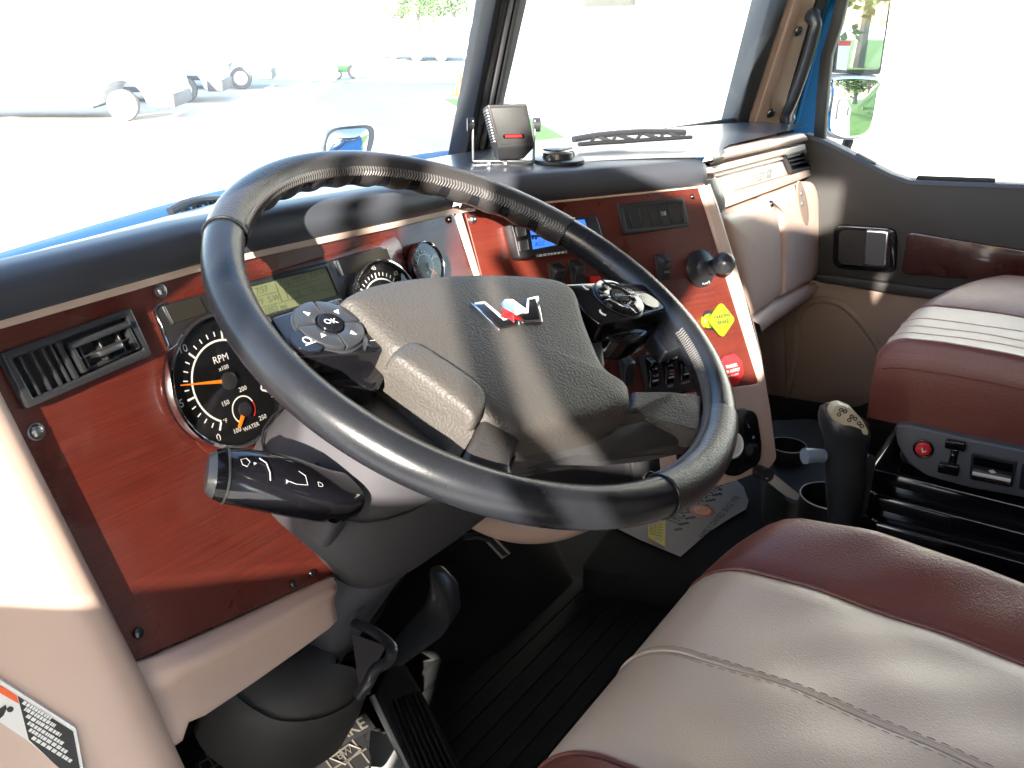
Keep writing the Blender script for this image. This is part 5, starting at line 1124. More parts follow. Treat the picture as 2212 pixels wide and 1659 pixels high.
# wood strip
wq = [ad(x, y, .004) for x, y in ((1962, 500), (2212, 540), (2500, 580), (2500, 645), (2212, 612), (1946, 592))]
build('wood_strip', *slab(rnd(wq, .012, 5), 0, .006), 'doorwood', pdoor, FD, bevel=.003, seg=3)
aq = [ad(x, y, .02) for x, y in ((1765, 592), (1800, 596), (1950, 616), (2212, 650), (2500, 690), (2500, 712), (2212, 672), (1950, 637), (1766, 608))]
build('arm_ledge', *slab(rnd(aq, .004), 0, .022), 'doorblack', pdoor, FD, bevel=.005, seg=3)
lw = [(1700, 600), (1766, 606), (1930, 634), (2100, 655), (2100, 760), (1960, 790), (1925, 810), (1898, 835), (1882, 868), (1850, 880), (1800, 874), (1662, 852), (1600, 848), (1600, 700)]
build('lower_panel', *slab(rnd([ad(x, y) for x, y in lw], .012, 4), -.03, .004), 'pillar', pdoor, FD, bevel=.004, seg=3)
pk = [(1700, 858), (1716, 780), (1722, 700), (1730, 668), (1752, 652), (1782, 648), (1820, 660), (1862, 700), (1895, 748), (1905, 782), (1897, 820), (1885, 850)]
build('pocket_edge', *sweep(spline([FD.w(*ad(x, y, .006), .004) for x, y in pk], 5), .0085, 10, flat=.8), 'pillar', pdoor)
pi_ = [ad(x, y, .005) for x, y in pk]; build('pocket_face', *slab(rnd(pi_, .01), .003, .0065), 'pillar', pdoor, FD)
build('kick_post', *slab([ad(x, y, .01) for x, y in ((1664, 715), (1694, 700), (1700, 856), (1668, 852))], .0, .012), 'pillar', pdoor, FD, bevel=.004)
# door glass and its black surround
gasket = [(1813, -30), (1794, 60), (1775, 119), (1767, 200), (1760, 299), (1776, 299), (1783, 200), (1793, 119), (1812, 62), (1834, -30)]
FG = Fr((1.425, 0, 0), (0, -1, 0), (0, 0, 1))
top = FG.at(1813, -30)
gv = [FG.at(x, y) for x, y in ((1813, -20), (1794, 60), (1775, 119), (1767, 200), (1760, 305))]; gw = [(a+.022, b) for a, b in gv]
gtop = [(gv[0][0]+.10, .72)]
build('window_seal', *slab([(gtop[0][0], .72)] + gv + gw[::-1] + [(gtop[0][0]+.03, .72)], -.012, .012), 'rubber', pdoor, FG, bevel=.002)
build('window_seal', *slab(rect(gtop[0][0], 1.0, .70, .74), -.012, .012), 'rubber', pdoor, FG, bevel=.002)
FGl = Fr((1.432, 0, 0), (0, -1, 0), (0, 0, 1))
build('door_glass', *slab([(gtop[0][0]+.01, .71)] + [(a+.01, b) for a, b in gv] + [(gv[-1][0]+.2, -.10), (.95, -.10), (.95, .71)], -.002, .002), 'glass', pdoor, FGl, flat=True)
# ================================================================== CAB BODY: PILLARS, WINDSCREEN, ROOF, WALLS
cab = empty('truck_cab', (.45, -.4, -.7), 'blue truck cab body with tan pillars, split windscreen and raised roof', 'truck cab')
PA = Fr((1.37, .27, 0), (.8, -.6, 0), (0, -.42, .90))
def ap_(x, y, h=0): return PA.at(x, y, h)
def ex(pa, pb, y): t = (y-pa[1])/(pb[1]-pa[1]); return (pa[0]+(pb[0]-pa[0])*t, y)
def pil(l0, l1, r0, r1, h0, h1, m, nm, yt=-560, yb=330, bev=.004, par=cab): return build(nm, *slab([ap_(*ex(l0, l1, yt), h1), ap_(*ex(r0, r1, yt), h1), ap_(*ex(r0, r1, yb), h1), ap_(*ex(l0, l1, yb), h1)], h0, h1), m, par, PA, bevel=bev, seg=3)
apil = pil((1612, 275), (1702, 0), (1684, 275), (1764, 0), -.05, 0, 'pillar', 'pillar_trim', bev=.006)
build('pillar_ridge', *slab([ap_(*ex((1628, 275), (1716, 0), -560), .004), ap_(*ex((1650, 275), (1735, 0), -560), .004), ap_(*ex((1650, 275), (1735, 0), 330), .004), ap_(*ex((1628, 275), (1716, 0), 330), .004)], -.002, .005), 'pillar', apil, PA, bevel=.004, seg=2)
pil((1588, 282), (1663, 0), (1613, 275), (1703, 0), -.06, .004, 'rubber', 'windscreen_seal')
pil((1684, 275), (1764, 0), (1712, 275), (1790, 0), -.06, -.008, 'rubber', 'door_seal')
pil((1706, 275), (1782, 0), (1764, 290), (1812, 0), -.10, -.022, 'blue', 'outer_pillar', yb=360)
pil((1712, 280), (1786, 0), (1722, 280), (1797, 0), -.03, -.012, 'blue', 'pillar_bead', yb=350)
for x, y in ((1725, 68), (1665, 245)): u, v = ap_(x, y); build('pillar_screw', *lathe([(.010, 0), (.010, .002), (.0085, .0035), (.004, .0035), (.0035, .001), (0, .001)], 20, u, v), 'darksteel', apil, PA)
hb = [(1700, 262, -.004), (1700, 246, .02), (1706, 230, .032), (1722, 190, .034), (1738, 145, .034), (1752, 100, .034), (1760, 68, .034), (1763, 50, .03), (1757, 36, .018), (1752, 30, .0)]
hdl = build('grab_handle', *sweep(spline([PA.w(*ap_(x, y, h), h) for x, y, h in hb], 5), .0115, 14), 'satin', apil)
for x, y in ((1700, 255), (1754, 34)): build('handle_foot', *lathe([(.017, -.002), (.016, .008), (.010, .014), (0, .015)], 16, *ap_(x, y)), 'satin', apil, PA)
# windscreen posts and glass
CP = Fr((.385, .312, .06), (1, 0, 0), (0, -.42, .90))
def cpat(x, y, h=0): return CP.at(x, y, h)
def cpost(l0, l1, r0, r1, h0, h1, m, nm, bev=.002): return build(nm, *slab([cpat(*ex(l0, l1, -620), h1), cpat(*ex(r0, r1, -620), h1), cpat(*ex(r0, r1, 372), h1), cpat(*ex(l0, l1, 372), h1)], h0, h1), m, cab, CP, bevel=bev)
cp_ = cpost((1003, 350), (1072, 0), (1060, 350), (1140, 0), -.030, 0, 'satin', 'centre_post')
for d_ in (16, 30, 44): build('post_rib', *slab([cpat(*ex((1003+d_, 350), (1072+d_, 0), -620), .003), cpat(*ex((1009+d_, 350), (1080+d_, 0), -620), .003), cpat(*ex((1009+d_, 350), (1080+d_, 0), 360), .003), cpat(*ex((1003+d_, 350), (1072+d_, 0), 360), .003)], -.001, .004), 'rubber' if d_ != 30 else 'panelgrey', cp_, CP, bevel=.0012)
slope = Vector((0, -.42, .90)).normalized()
def wsp(x, s, o=0): return Vector((x, WS(x)+.012+o, .055)) + slope*s + Vector((0, 0, 0))
for nm, x0, x1 in (('windscreen_pane', -.50, .372), ('windscreen_pane', .398, 1.335)):
    rows = [[tuple(wsp(x0+(x1-x0)*i/16, s)) for s in (-.02, .2, .45, .72)] for i in range(17)]
    pn = build(nm, *loft(rows), 'screen', cab, ang=60); tag(pn, 'left windscreen pane' if x0 < 0 else 'right windscreen pane')
build('screen_seal', *sweep([wsp(-.52+1.92*i/40, -.012) + Vector((0, 0, -.008)) for i in range(41)], .007, 8), 'rubber', cab)
zr = .72
build('roof', *slab(rnd(rect(-.56, 1.46, -1.95, .08), .05), zr, zr+.05), 'headliner', cab, bevel=.01)
build('roof_shell', *slab(rnd(rect(-.57, 1.47, -1.96, .09), .05), zr+.05, zr+.09), 'blue', cab, bevel=.01)
build('header_bar', *sweep([wsp(-.52+1.92*i/30, .70) for i in range(31)], .03, 10), 'headliner', cab)
build('rear_wall', *slab(rect(-.55, 1.45, -.70, zr), -1.95, -1.90), 'headliner', cab, Fr((0, 0, 0), (1, 0, 0), (0, 0, 1))) if False else build('rear_wall', [(-.55, -1.9, -.7), (1.45, -1.9, -.7), (1.45, -1.9, zr), (-.55, -1.9, zr), (-.55, -1.94, -.7), (1.45, -1.94, -.7), (1.45, -1.94, zr), (-.55, -1.94, zr)], [(0, 1, 2, 3), (7, 6, 5, 4), (0, 4, 5, 1), (1, 5, 6, 2), (2, 6, 7, 3), (3, 7, 4, 0)], 'headliner', cab)
def wallx(nm, x0, x1, y0, y1, z0, z1, m): return build(nm, *box(x0, x1, y0, y1, z0, z1), m, cab, bevel=.006)
wallx('side_wall', -.57, -.53, -1.9, -1.0, -.78, zr, 'headliner'); wallx('side_wall', 1.42, 1.455, -1.9, -.98, -.78, zr, 'headliner')
wallx('outer_panel', 1.456, 1.475, -1.9, .34, -.95, -.07, 'blue'); wallx('outer_panel', 1.456, 1.475, -1.9, -.96, -.07, zr+.05, 'blue'); wallx('outer_panel', -.60, -.571, -1.9, -1.0, -.95, zr+.05, 'blue')
wallx('door_jamb', 1.41, 1.455, -.98, .33, -.80, -.06, 'doorblack')
wallx('firewall', -.52, 1.45, .48, .52, -.78, -.08, 'rubber'); wallx('cowl_inner', -.56, 1.45, .30, .50, -.10, -.075, 'rubber')
wallx('door_sill', -.60, -.50, -.8, .35, -.80, -.715, 'black')
wallx('cab_corner', -.60, -.50, .16, .62, -.80, -.02, 'rubber')
build('left_pillar', *sweep([wsp(-.50, -.05) + Vector((-.04, -.03, 0)), wsp(-.50, .74) + Vector((-.02, -.02, 0))], .045, 14), 'pillar', cab)
# ================================================================== BLUE COWL, WIPERS
rows = []
fpx = [(-260, 640), (-100, 586), (0, 554), (120, 517), (240, 481), (360, 446), (480, 413), (600, 386), (700, 366), (800, 348), (920, 330), (1010, 321), (1100, 316)]
for i, (x, y) in enumerate(fpx):
    f = Zp(x, y, .058)
    b = Vector((max(-.6, f.x-.05), WS(max(-.6, f.x-.05))+.0, .056)); rows.append([tuple(b), tuple(b.lerp(f, .33)+Vector((0, 0, .003))), tuple(b.lerp(f, .7)+Vector((0, 0, .003))), tuple(f), tuple(f + Vector((0, .03, -.006))), tuple(f + Vector((0, .12, -.10))), tuple(f + Vector((0, .9, -.55)))])
cowl = build('bonnet', *loft(rows), 'blue', None, ang=60); tag(cowl, 'bright blue truck bonnet and cowl beyond the windscreen foot', 'bonnet')
rows = []
for i in range(12):
    x = .60+.85*i/11; y = WS(x)+.0; rows.append([(x, y, .030), (x, y+.05, .033), (x, y+.09, .028), (x+.1, y+.2, -.12), (x+.1, y+.9, -.5)])
build('bonnet_side', *loft(rows), 'blue', cowl, ang=60)
def wiper(pts, z, label):
    w_ = empty('windscreen_wiper', Zp(*pts[0], z), label, 'wiper')
    P_ = [Zp(x, y, z) for x, y in pts]; build('wiper_blade', *sweep(P_, .005, 8, flat=.6), 'rubber', w_)
    build('wiper_arm', *sweep([p + Vector((0, .01, .006+.005*math.sin(math.pi*i/(len(P_)-1)))) for i, p in enumerate(P_)], .0045, 8), 'satin', w_)
    for i in range(1, len(P_)-1): build('wiper_yoke', *sweep([P_[i-1].lerp(P_[i], .5), P_[i] + Vector((0, .01, .009)), P_[i].lerp(P_[i+1], .5)], .0028, 6), 'satin', w_)
    return w_
w1_ = wiper([(384, 474), (410, 468), (435, 462), (462, 455), (500, 445)], .060, 'black wiper arm lying on the blue cowl left of the wheel rim')
w2_ = wiper([(1252, 312), (1300, 308), (1345, 306), (1400, 302), (1450, 299), (1492, 296)], .078, 'black wiper arm lying across the foot of the right windscreen pane')
w1_['group'] = w2_['group'] = 'windscreen wipers'
# ================================================================== OUTSIDE
GZ = -2.0
build('ground', *slab(rect(-400, 900, -400, 900), GZ-.1, GZ), 'concrete', None, kind='structure', flat=True)
def gp(x, y, z=GZ): return Zp(x, y, z)
# asphalt lane, outline and darker tone standing in for a shadow on the ground
rd = [gp(690, 222).xy, gp(800, 200).xy, gp(745, 165).xy, gp(1200, 160).xy, gp(1400, 400).xy, gp(935, 330).xy, gp(815, 275).xy]
build('shaded_road', *slab([tuple(p) for p in (gp(676, 215).xy, gp(745, 177).xy, gp(1600, 177).xy, gp(1700, 420).xy, gp(1010, 360).xy)], GZ, GZ+.004), 'shaded_asphalt', None, kind='structure', flat=True)
gr_ = [[(955, 219), (1100, 219), (1100, 242), (985, 242)], [(1000, 250), (1140, 250), (1250, 330), (1160, 330), (1060, 290)]]
gs = build('lawn', *slab([tuple(gp(x, y).xy) for x, y in ((957, 219), (1066, 219), (1108, 242), (985, 242))], GZ, GZ+.06), 'grass', None, kind='structure')
gs2 = build('lawn', *slab([tuple(gp(x, y).xy) for x, y in ((1000, 250), (1122, 250), (1262, 327), (1165, 340), (1070, 290))], GZ, GZ+.06), 'grass', None, kind='structure')
build('kerb', *sweep([gp(x, y, GZ+.06) for x, y in ((948, 217), (1000, 248), (1050, 278), (1140, 330))], .10, 6), 'concrete', None, kind='structure')
# long pale building along the right
bld = empty('building', gp(1300, 300), 'long pale metal sided building beyond the right windscreen pane', 'building')
b0, b1 = gp(1062, 217), gp(1255, 322); d_ = (b1-b0).normalized(); nb = Vector((d_.y, -d_.x, 0)); nb = nb if nb.x > 0 else -nb
f0 = b0 + nb*.3; f1 = f0 + d_*60; f0 = f0 - d_*4
BF_ = Fr(f0, d_, (0, 0, 1)); Lb = (f0.y-2.5)/max(.05, -d_.y)
build('wall', *slab(rect(0, Lb, 0, 9), -12, 0), 'wallmat', bld, BF_)
for i in range(int(Lb/4)): build('wall_seam', *slab(rect(4*i+.0, 4*i+.08, 0, 9), 0, .05), 'wallmat', bld, BF_)
build('roof', *slab(rect(-.4, Lb+.4, 9, 9.4), -12.4, .5), 'steel', bld, BF_)
build('dock_door', *slab(rect(Lb*.3, Lb*.3+4, 0, 4.2), -.02, .06), 'white_paint', bld, BF_); build('window', *slab(rect(Lb*.6, Lb*.6+3, 2.4, 3.8), .0, .05), 'smoke', bld, BF_)
# light pole at the building edge
pole = empty('light_pole', gp(1021, 244), 'slim grey light pole standing on the grass left of the screen post', 'pole')
p0 = gp(1021, 244); build('shaft', *sweep([p0, p0+Vector((0, 0, 7))], lambda t, g: .09-.03*t, 10), 'steel', pole); build('lamp_head', *slab(rect(p0.x-.2, p0.x+.5, p0.y-.15, p0.y+.15), GZ+7, GZ+7.12), 'steel', pole, bevel=.02); build('pole_base', *lathe([(.25, 0), (.25, .5), (.2, .55), (0, .55)], 16), 'concrete', pole, Fr(p0, (1, 0, 0), (0, 1, 0)))
cone = empty('traffic_cone', gp(993, 207), 'small orange traffic cone on the far lane near the pole', 'cone')
CFm = Fr(gp(993, 207), (1, 0, 0), (0, 1, 0)); build('cone_body', *lathe([(.14, .03), (.03, .72), (0, .72)], 20), 'conemat', cone, CFm); build('cone_base', *box(-.2, .2, -.2, .2, 0, .035), 'conemat', cone, CFm, bevel=.01); build('cone_stripe', *lathe([(.098, .30), (.075, .42)], 20, caps=False), 'white', cone, CFm)
# vehicles
def wheel_obj(par, fr, u, v, h, r, w=.22, m='white_paint'):
    w_ = build('wheel', *lathe([(r*.62, -w), (r*.95, -w), (r, -w*.85), (r, -w*.15), (r*.95, 0), (r*.66, 0), (r*.62, -.02)], 28, u, v, caps=False), 'tyre', par, Fr(fr.w(0, 0, h), fr.ex, fr.ey))
    build('hub_cap', *lathe([(r*.66, -.015), (r*.55, -.04), (r*.3, -.01), (0, .01)], 20, u, v), m, w_, Fr(fr.w(0, 0, h), fr.ex, fr.ey)); return w_
def van(wx, wy, label, length, height, wheelr, front, m='white_paint', win=True, dirv=None, grp=None):
    """white van seen from its side; (wx, wy) is where its front wheel meets the ground, front = distance wheel to nose"""
    g = gp(wx, wy); e = (gp(wx+60, wy)-g).normalized() if dirv is None else dirv; f = Fr(g, e, (0, 0, 1)); v = empty('parked_van', g, label, 'van', grp)
    L0 = -length+front; hi = height
    side = [(L0, .35), (L0, hi*.97), (L0+.3, hi), (front-2.0, hi), (front-1.5, hi*.93), (front-.85, hi*.55), (front-.1, hi*.44), (front, hi*.30), (front, .32), (.52, .30), (.42, .62), (.2, .80), (0, .85), (-.2, .80), (-.42, .62), (-.52, .30)]
    V, F = slab(rnd(side, .12, 3), -1.9, 0); build('body', V, F, m, v, f, bevel=.05)
    wheel_obj(v, f, 0, wheelr, .02, wheelr); wheel_obj(v, f, -length+front+1.2, wheelr, .02, wheelr)
    build('side_window', *slab([(front-1.55, hi*.88), (front-2.3, hi*.90), (front-2.3, hi*.62), (front-1.1, hi*.62)], 0, .012), 'paleglass', v, f)
    build('bumper', *box(front-.35, front+.05, .28, .55, -1.85, .02), 'panelgrey', v, f, bevel=.03); build('headlamp', *box(front-.28, front+.01, .70, .92, -.4, .015), 'steel', v, f, bevel=.03); build('sill', *box(-length+front+1.8, -.6, .26, .40, -1.8, .01), 'panelgrey', v, f, bevel=.02)
    return v
van(269, 262, 'white van nearest the truck, its front wheel and sill in view', 5.6, 2.4, .33, 1.05, grp='white vans parked across the lot')
van(400, 222, 'second white van parked just beyond the nearest one', 5.6, 2.4, .33, .95, grp='white vans parked across the lot')
van(522, 193, 'furthest white van, smallest of the row', 5.6, 2.3, .33, .9, grp='white vans parked across the lot')
def tractor(x, y, r, label, cabx):
    t = empty('farm_tractor', gp(x, y), label, 'tractor', 'green machines across the lot'); f = Fr(gp(x, y), (gp(x+50, y)-gp(x, y)), (0, 0, 1)); k = r/.85
    wheel_obj(t, f, 0, r, 0, r, r*.6, 'white_paint'); wheel_obj(t, f, -1.9*k, r*.6, 0, r*.6, r*.4, 'white_paint')
    build('body', *slab(rnd([(-2.4*k, .7*k), (-2.4*k, 1.4*k), (-.8*k, 1.6*k), (.5*k, 1.6*k), (.5*k, .8*k)], .05), -1.2*k, -.3*k), 'green', t, f, bevel=.03)
    build('tractor_cab', *slab(rnd([(-.8*k, 1.6*k), (-.7*k, 2.6*k), (.5*k, 2.6*k), (.6*k, 1.6*k)], .05), -1.3*k, -.2*k), 'paleglass', t, f, bevel=.02); build('roof', *box(-.85*k, .65*k, 2.6*k, 2.75*k, -1.4*k, -.1*k), 'white_paint', t, f, bevel=.02)
tractor(712, 180, .32, 'green farm tractor nearer of two, standing left of the lane', 1); tractor(768, 172, .28, 'green farm tractor further of two, just above the lane end', 1)
# far parked cars
random.seed(4)
def car(x, y, label, m):
    g = gp(x, y); e = (gp(x+30, y)-g).normalized(); f = Fr(g, e, (0, 0, 1)); v = empty('parked_car', g, label, 'car', 'far parked cars')
    build('body', *slab(rnd([(-2.1, .3), (-2.1, .9), (-1.3, .95), (-.7, 1.42), (.8, 1.42), (1.4, .95), (2.1, .85), (2.1, .3)], .12), -1.7, 0), m, v, f, bevel=.05)
    build('side_window', *slab([(-1.1, .97), (-.62, 1.34), (.75, 1.34), (1.2, .97)], 0, .012), 'paleglass', v, f); wheel_obj(v, f, -1.35, .32, .01, .32); wheel_obj(v, f, 1.3, .32, .01, .32)
M['carblue'] = mat('blue_car_paint', (.20, .26, .32), .3, coat=.6)
car(958, 133, 'dark blue far car just left of the windscreen post', 'carblue'); car(1010, 133, 'white far car behind the windscreen post', 'white_paint'); car(905, 128, 'silver far car left of the dark blue one', 'steel')
# trees far off: trunk, limbs, leaf clumps
def tree(x, y, hgt, rad, label, seed, pos=None, nleaf=2600, par=None):
    rnd_ = random.Random(seed); g = gp(x, y) if pos is None else Vector(pos); t = empty('tree', g, label, 'tree', 'trees round the lot')
    tr_ = [sweep([g, g+Vector((.1, 0, hgt*.3)), g+Vector((0, .1, hgt*.75))], lambda s, a: (.28-.2*s)*hgt/9, 8)]
    for i in range(7):
        a = rnd_.uniform(0, 6.28); s = g+Vector((0, 0, hgt*rnd_.uniform(.3, .55))); tr_.append(sweep([s, s+Vector((math.cos(a)*rad*.35, math.sin(a)*rad*.35, hgt*.14)), s+Vector((math.cos(a)*rad*.7, math.sin(a)*rad*.7, hgt*.22))], lambda s_, a_: (.09-.07*s_)*hgt/9, 5))
    build('trunk', *join(*tr_), 'bark', t)
    cl = [(Vector((rnd_.gauss(0, .42)*rad, rnd_.gauss(0, .42)*rad, hgt*(.62+rnd_.gauss(0, .16)))), rnd_.uniform(.2, .42)*rad) for _ in range(26)]; V, F = [], []
    for i in range(nleaf):
        c, r = rnd_.choice(cl); d = Vector((rnd_.gauss(0, 1), rnd_.gauss(0, 1), rnd_.gauss(0, 1))).normalized()*r*rnd_.uniform(.6, 1.05); p = g+c+d; a = Vector((rnd_.gauss(0, 1), rnd_.gauss(0, 1), rnd_.gauss(0, 1))).normalized(); b = a.cross(d).normalized() if a.cross(d).length > 1e-4 else Vector((1, 0, 0)); z = .022*hgt*rnd_.uniform(.6, 1.3); k = len(V)
        V += [tuple(p-a*z), tuple(p+b*z*.6), tuple(p+a*z), tuple(p-b*z*.6)]; F.append((k, k+1, k+2, k+3))
    build('crown', V, F, 'leaf', t, flat=True, kind='stuff')
for i, (x, y, h_) in enumerate(((868, 84, 4.2), (905, 82, 5), (940, 84, 4.6), (982, 82, 6))): tree(x, y, h_, h_*.38, ('small round far tree left of the lane end', 'taller far tree over the lane end', 'far bushy tree between the taller ones', 'tallest far tree beside the screen post')[i], i+3, nleaf=1200)
build('lawn', *slab([tuple(p) for p in ((2.6, -3), (30, -3), (30, -120), (6.5, -120))], GZ, GZ+.05), 'grass', None, kind='structure')
for i, (x, y, h_) in enumerate(((7, -24, 9), (9.5, -30, 10), (13, -36, 12), (6, -48, 11))): tree(0, 0, h_, h_*.4, ('leafy roadside tree behind the truck, nearest in the mirror', 'second roadside tree behind the truck in the mirror', 'broad roadside tree behind the truck in the mirror', 'far roadside tree behind the truck in the mirror')[i], i+20, pos=(x, y, GZ), nleaf=2200)
_d = ray(1845, 60); _nm = Vector((-.585, -.811, 0)); _rf = (_d - _nm*2*_d.dot(_nm)).normalized(); _o = Vector((1.85, .45, .2))
for i, (dist, off, h_) in enumerate(((22, -1.2, 9), (26, 1.4, 8), (19, -3.4, 8))):
    hz_ = Vector((_rf.x, _rf.y, 0)).normalized(); p_ = _o + hz_*dist + Vector((-hz_.y, hz_.x, 0))*off; tree(0, 0, h_, h_*.42, ('dark leafy tree seen in the upper glass of the door mirror', 'rounder leafy tree beside the one in the upper mirror glass', 'leafy tree at the edge of the upper mirror glass')[i], i+40, pos=(p_.x, p_.y, GZ), nleaf=2600)
# white box trailer parked alongside, seen through the passenger window
# ================================================================== MIRRORS
MF = Fr((1.80, .38, 0), (.811, -.585, 0), (0, 0, 1))
def am(x, y, h=0): return MF.at(x, y, h)
mir = empty('door_mirror', MF.w(*am(1845, 300)), 'tall two part truck door mirror outside the passenger window', 'mirror')
ub = [am(x, y) for x, y in ((1826, -60), (1938, -60), (1906, 162), (1799, 158))]
V = rnd(ub, .01); build('upper_housing', *slab([(x, y) for x, y in V], -.05, -.003), 'satin', mir, MF, bevel=.006)
build('flat_glass', *slab(rnd([am(x, y) for x, y in ((1832, -60), (1930, -60), (1900, 150), (1806, 150))], .01), -.003, 0), 'mirror', mir, MF, flat=True)
lo = [am(x, y) for x, y in ((1797, 160), (1906, 162), (1900, 200), (1890, 262), (1878, 292), (1855, 303), (1815, 303), (1785, 292), (1783, 260), (1790, 200))]
build('lower_housing', *slab(rnd(lo, .02), -.06, -.004), 'levergrey', mir, MF, bevel=.008, seg=3)
li = [am(x, y) for x, y in ((1803, 166), (1901, 168), (1895, 200), (1886, 258), (1874, 286), (1852, 297), (1818, 297), (1792, 286), (1789, 258), (1797, 200))]
li = sm(li, 4); cxm = sum(p[0] for p in li)/len(li); cym = sum(p[1] for p in li)/len(li)
build('convex_glass', *pillow(li, [(1.0, -.004)]+[(s, .005*(1-s*s)) for s in (.98, .9, .8, .7, .6, .5, .4, .3, .2, .1)]), 'mirror', mir, MF, ang=80)
stq = [am(x, y) for x, y in ((1812, 88), (1838, 88), (1828, 152), (1806, 150))]; stk = build('caution_sticker', *slab(stq, 0, .0008), 'white', mir, MF, flat=True); build('sticker_header', *slab([tuple(quadpt(stq, 0, 0)), tuple(quadpt(stq, 1, 0)), tuple(quadpt(stq, 1, .17)), tuple(quadpt(stq, 0, .17))], .0008, .0012), 'red_print', stk, MF, flat=True)
build('mirror_arm', *sweep([MF.w(*am(1850, 303), -.03), MF.w(*am(1840, 330), -.03), Vector((1.47, .1, -.15))], .015, 10), 'satin', mir)
for z in (.45, .1): build('mirror_bracket', *sweep([MF.w(*am(1815, 60 if z > .3 else 250), -.04), Vector((1.47, .30, z))], .012, 8), 'satin', mir)
HMF = Fr(Zp(760, 300, .0)*1, (.75, -.66, 0), (0, 0, 1))
o_ = CAM + ray(757, 298)*((1.15-CAM.y)/ray(757, 298).y); HMF = Fr(o_, (.88, -.47, 0), (0, 0, 1))
hm = empty('bonnet_mirror', HMF.w(0, -.3), 'rounded bonnet mirror standing up beyond the steering wheel rim', 'mirror')
def ah(x, y): return HMF.at(x, y)
oq = sm([ah(x, y) for x, y in ((704, 300), (712, 284), (728, 276), (760, 272), (795, 270), (807, 278), (809, 296), (803, 322), (790, 345), (720, 350), (700, 330))], 4)
build('housing', *pillow(oq, [(1.0, 0), (1.0, -.01), (.95, -.04), (.7, -.08), (.3, -.09)]), 'satin', hm, HMF, ang=60)
iq2 = sm([ah(x, y) for x, y in ((708, 302), (716, 288), (731, 280), (760, 277), (787, 276), (796, 283), (797, 298), (793, 320), (784, 341), (724, 344), (706, 328))], 4)
build('convex_glass', *pillow(iq2, [(1.0, .0)]+[(s, .001+.02*(1-s*s)) for s in (.98, .9, .75, .6, .45, .3, .15)]), 'mirror', hm, HMF, ang=80)
build('mirror_stalk', *sweep([HMF.w(*ah(742, 330), -.04), HMF.w(*ah(740, 420), -.04), HMF.w(*ah(745, 640), -.02)], .02, 10), 'satin', hm)
# ================================================================== ADDED SHADE RIG BESIDE THE OPEN DRIVER'S DOOR
# unseen blocker added before the low sun, its sheets shaped to throw the shade
from mathutils.geometry import tessellate_polygon
XS = -1.40
def sheet(nm, outer, holes, m, parent, x=XS, th=.012):
    lp_ = [outer]+holes; pts = [p for l in lp_ for p in l]; tri = tessellate_polygon([[Vector((a, b, 0)) for a, b in l] for l in lp_]); n = len(pts)
    V = [(x, a, b) for a, b in pts]+[(x-th, a, b) for a, b in pts]; F = [tuple(t) for t in tri]+[tuple(i+n for i in t[::-1]) for t in tri]; k = 0
    for l in lp_:
        q = len(l)
        for i in range(q): F.append((k+i, k+(i+1) % q, n+k+(i+1) % q, n+k+i))
        k += q
    return build(nm, V, F, m, parent, flat=True)
M['shadesheet'] = mat('grey_shade_sheet', (.16, .17, .18), .7, bump=('noise', 6, .5, .01))  # sheeting of the added sun blocker
M['halfshade'] = glass_mat('half_shade_filter', (.72, .70, .68), .05)  # filter made up to dim part of the sun
rig = empty('shade_rig', (XS, -.9, GZ), 'added unseen shade rig of grey sheets and steel bars beside the open cab door', 'work platform')
hole1 = [(-.730, .515), (-.745, .585), (-.775, .640), (-.815, .655), (-.850, .645), (-.878, .60), (-.890, .53), (-.865, .500), (-.80, .510)]  # opening shaped for the sun patch on the centre veneer
hole2 = [(-1.205+.028*math.cos(a*math.pi/6), .750+.040*math.sin(a*math.pi/6)) for a in range(12)]  # opening shaped for the sun spot on the passenger door
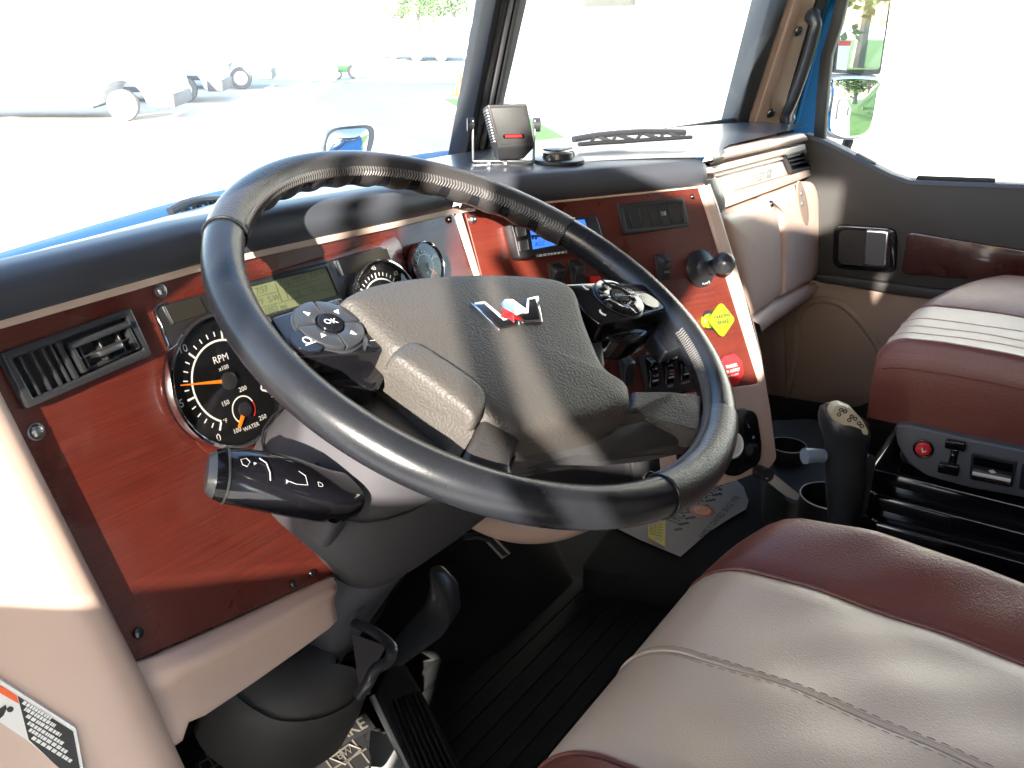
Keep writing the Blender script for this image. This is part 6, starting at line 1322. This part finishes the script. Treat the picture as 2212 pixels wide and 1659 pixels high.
sheet('shade_side_sheet', [(-.526, .76), (-.526, .63), (-.571, .56), (-.650, .468), (-.716, .385), (-.716, .343), (-.716, -.72), (-2.3, -.72), (-2.3, 1.4), (-1.09, 1.4), (-1.085, .872), (-.93, .80), (-.746, .735)], [hole1, hole2], 'shadesheet', rig)  # outline shaped so shade falls on the seats and centre veneer
hole4 = [(-.325, -.055), (-.39, -.050), (-.405, -.09), (-.400, -.155), (-.330, -.155)]  # opening shaped to let sun into the pedal area
sheet('shade_lower_sheet', [(.12, .240), (.12, -.72), (-.712, -.72), (-.712, .342), (-.425, .342), (-.425, .237), (-.2, .240)], [hole4], 'shadesheet', rig)
sheet('half_shade_panel', [(.12, .245), (-.425, .243), (-.425, .49), (-.39, .505), (-.350, .508), (-.325, .525), (-.305, .56), (-.28, .60), (.12, .60)], [], 'halfshade', rig, th=.006)  # added pane, half-dims the sun over the driver's veneer
def bar_(nm, a, b, w): return build(nm, *sweep([Vector((XS-.01, *a)), Vector((XS-.01, *b))], w, 10), 'steel', rig)
bar_('shade_bar', (-.442, .515), (-.442, 1.40), .019); bar_('shade_bar', (-.394, .51), (-.394, 1.40), .0085)  # bars added to cast the dark stripes on dash and rim
bar_('diagonal_shade_bar', (-.512, .600), (-.672, .372), .0115)  # added to cast the slanting band across the hub
bar_('rig_top_rail', (.15, 1.40), (-2.3, 1.40), .024)
for y in (.14, -2.31): bar_('post', (y, -1.98), (y, 1.42), .024)
for y in (.14, -2.31):
    build('post', *sweep([Vector((XS-1.2, y, -1.98)), Vector((XS-1.2, y, 1.42))], .024, 10), 'steel', rig); build('rig_cross_rail', *sweep([Vector((XS-1.2, y, -.6)), Vector((XS, y, -.6))], .02, 8), 'steel', rig)
build('rig_boards', *box(XS-1.2, XS-.02, -2.3, .14, -.80, -.76), 'bark', rig)
build('shade_canopy', *box(-2.65, -.85, -2.35, .20, 1.42, 1.435), 'shadesheet', rig)  # added overhead to cut the sky light entering the cab
for y in (.14, -2.31): build('shade_canopy_rail', *sweep([Vector((-2.6, y, 1.41)), Vector((-.86, y, 1.41))], .02, 8), 'steel', rig)
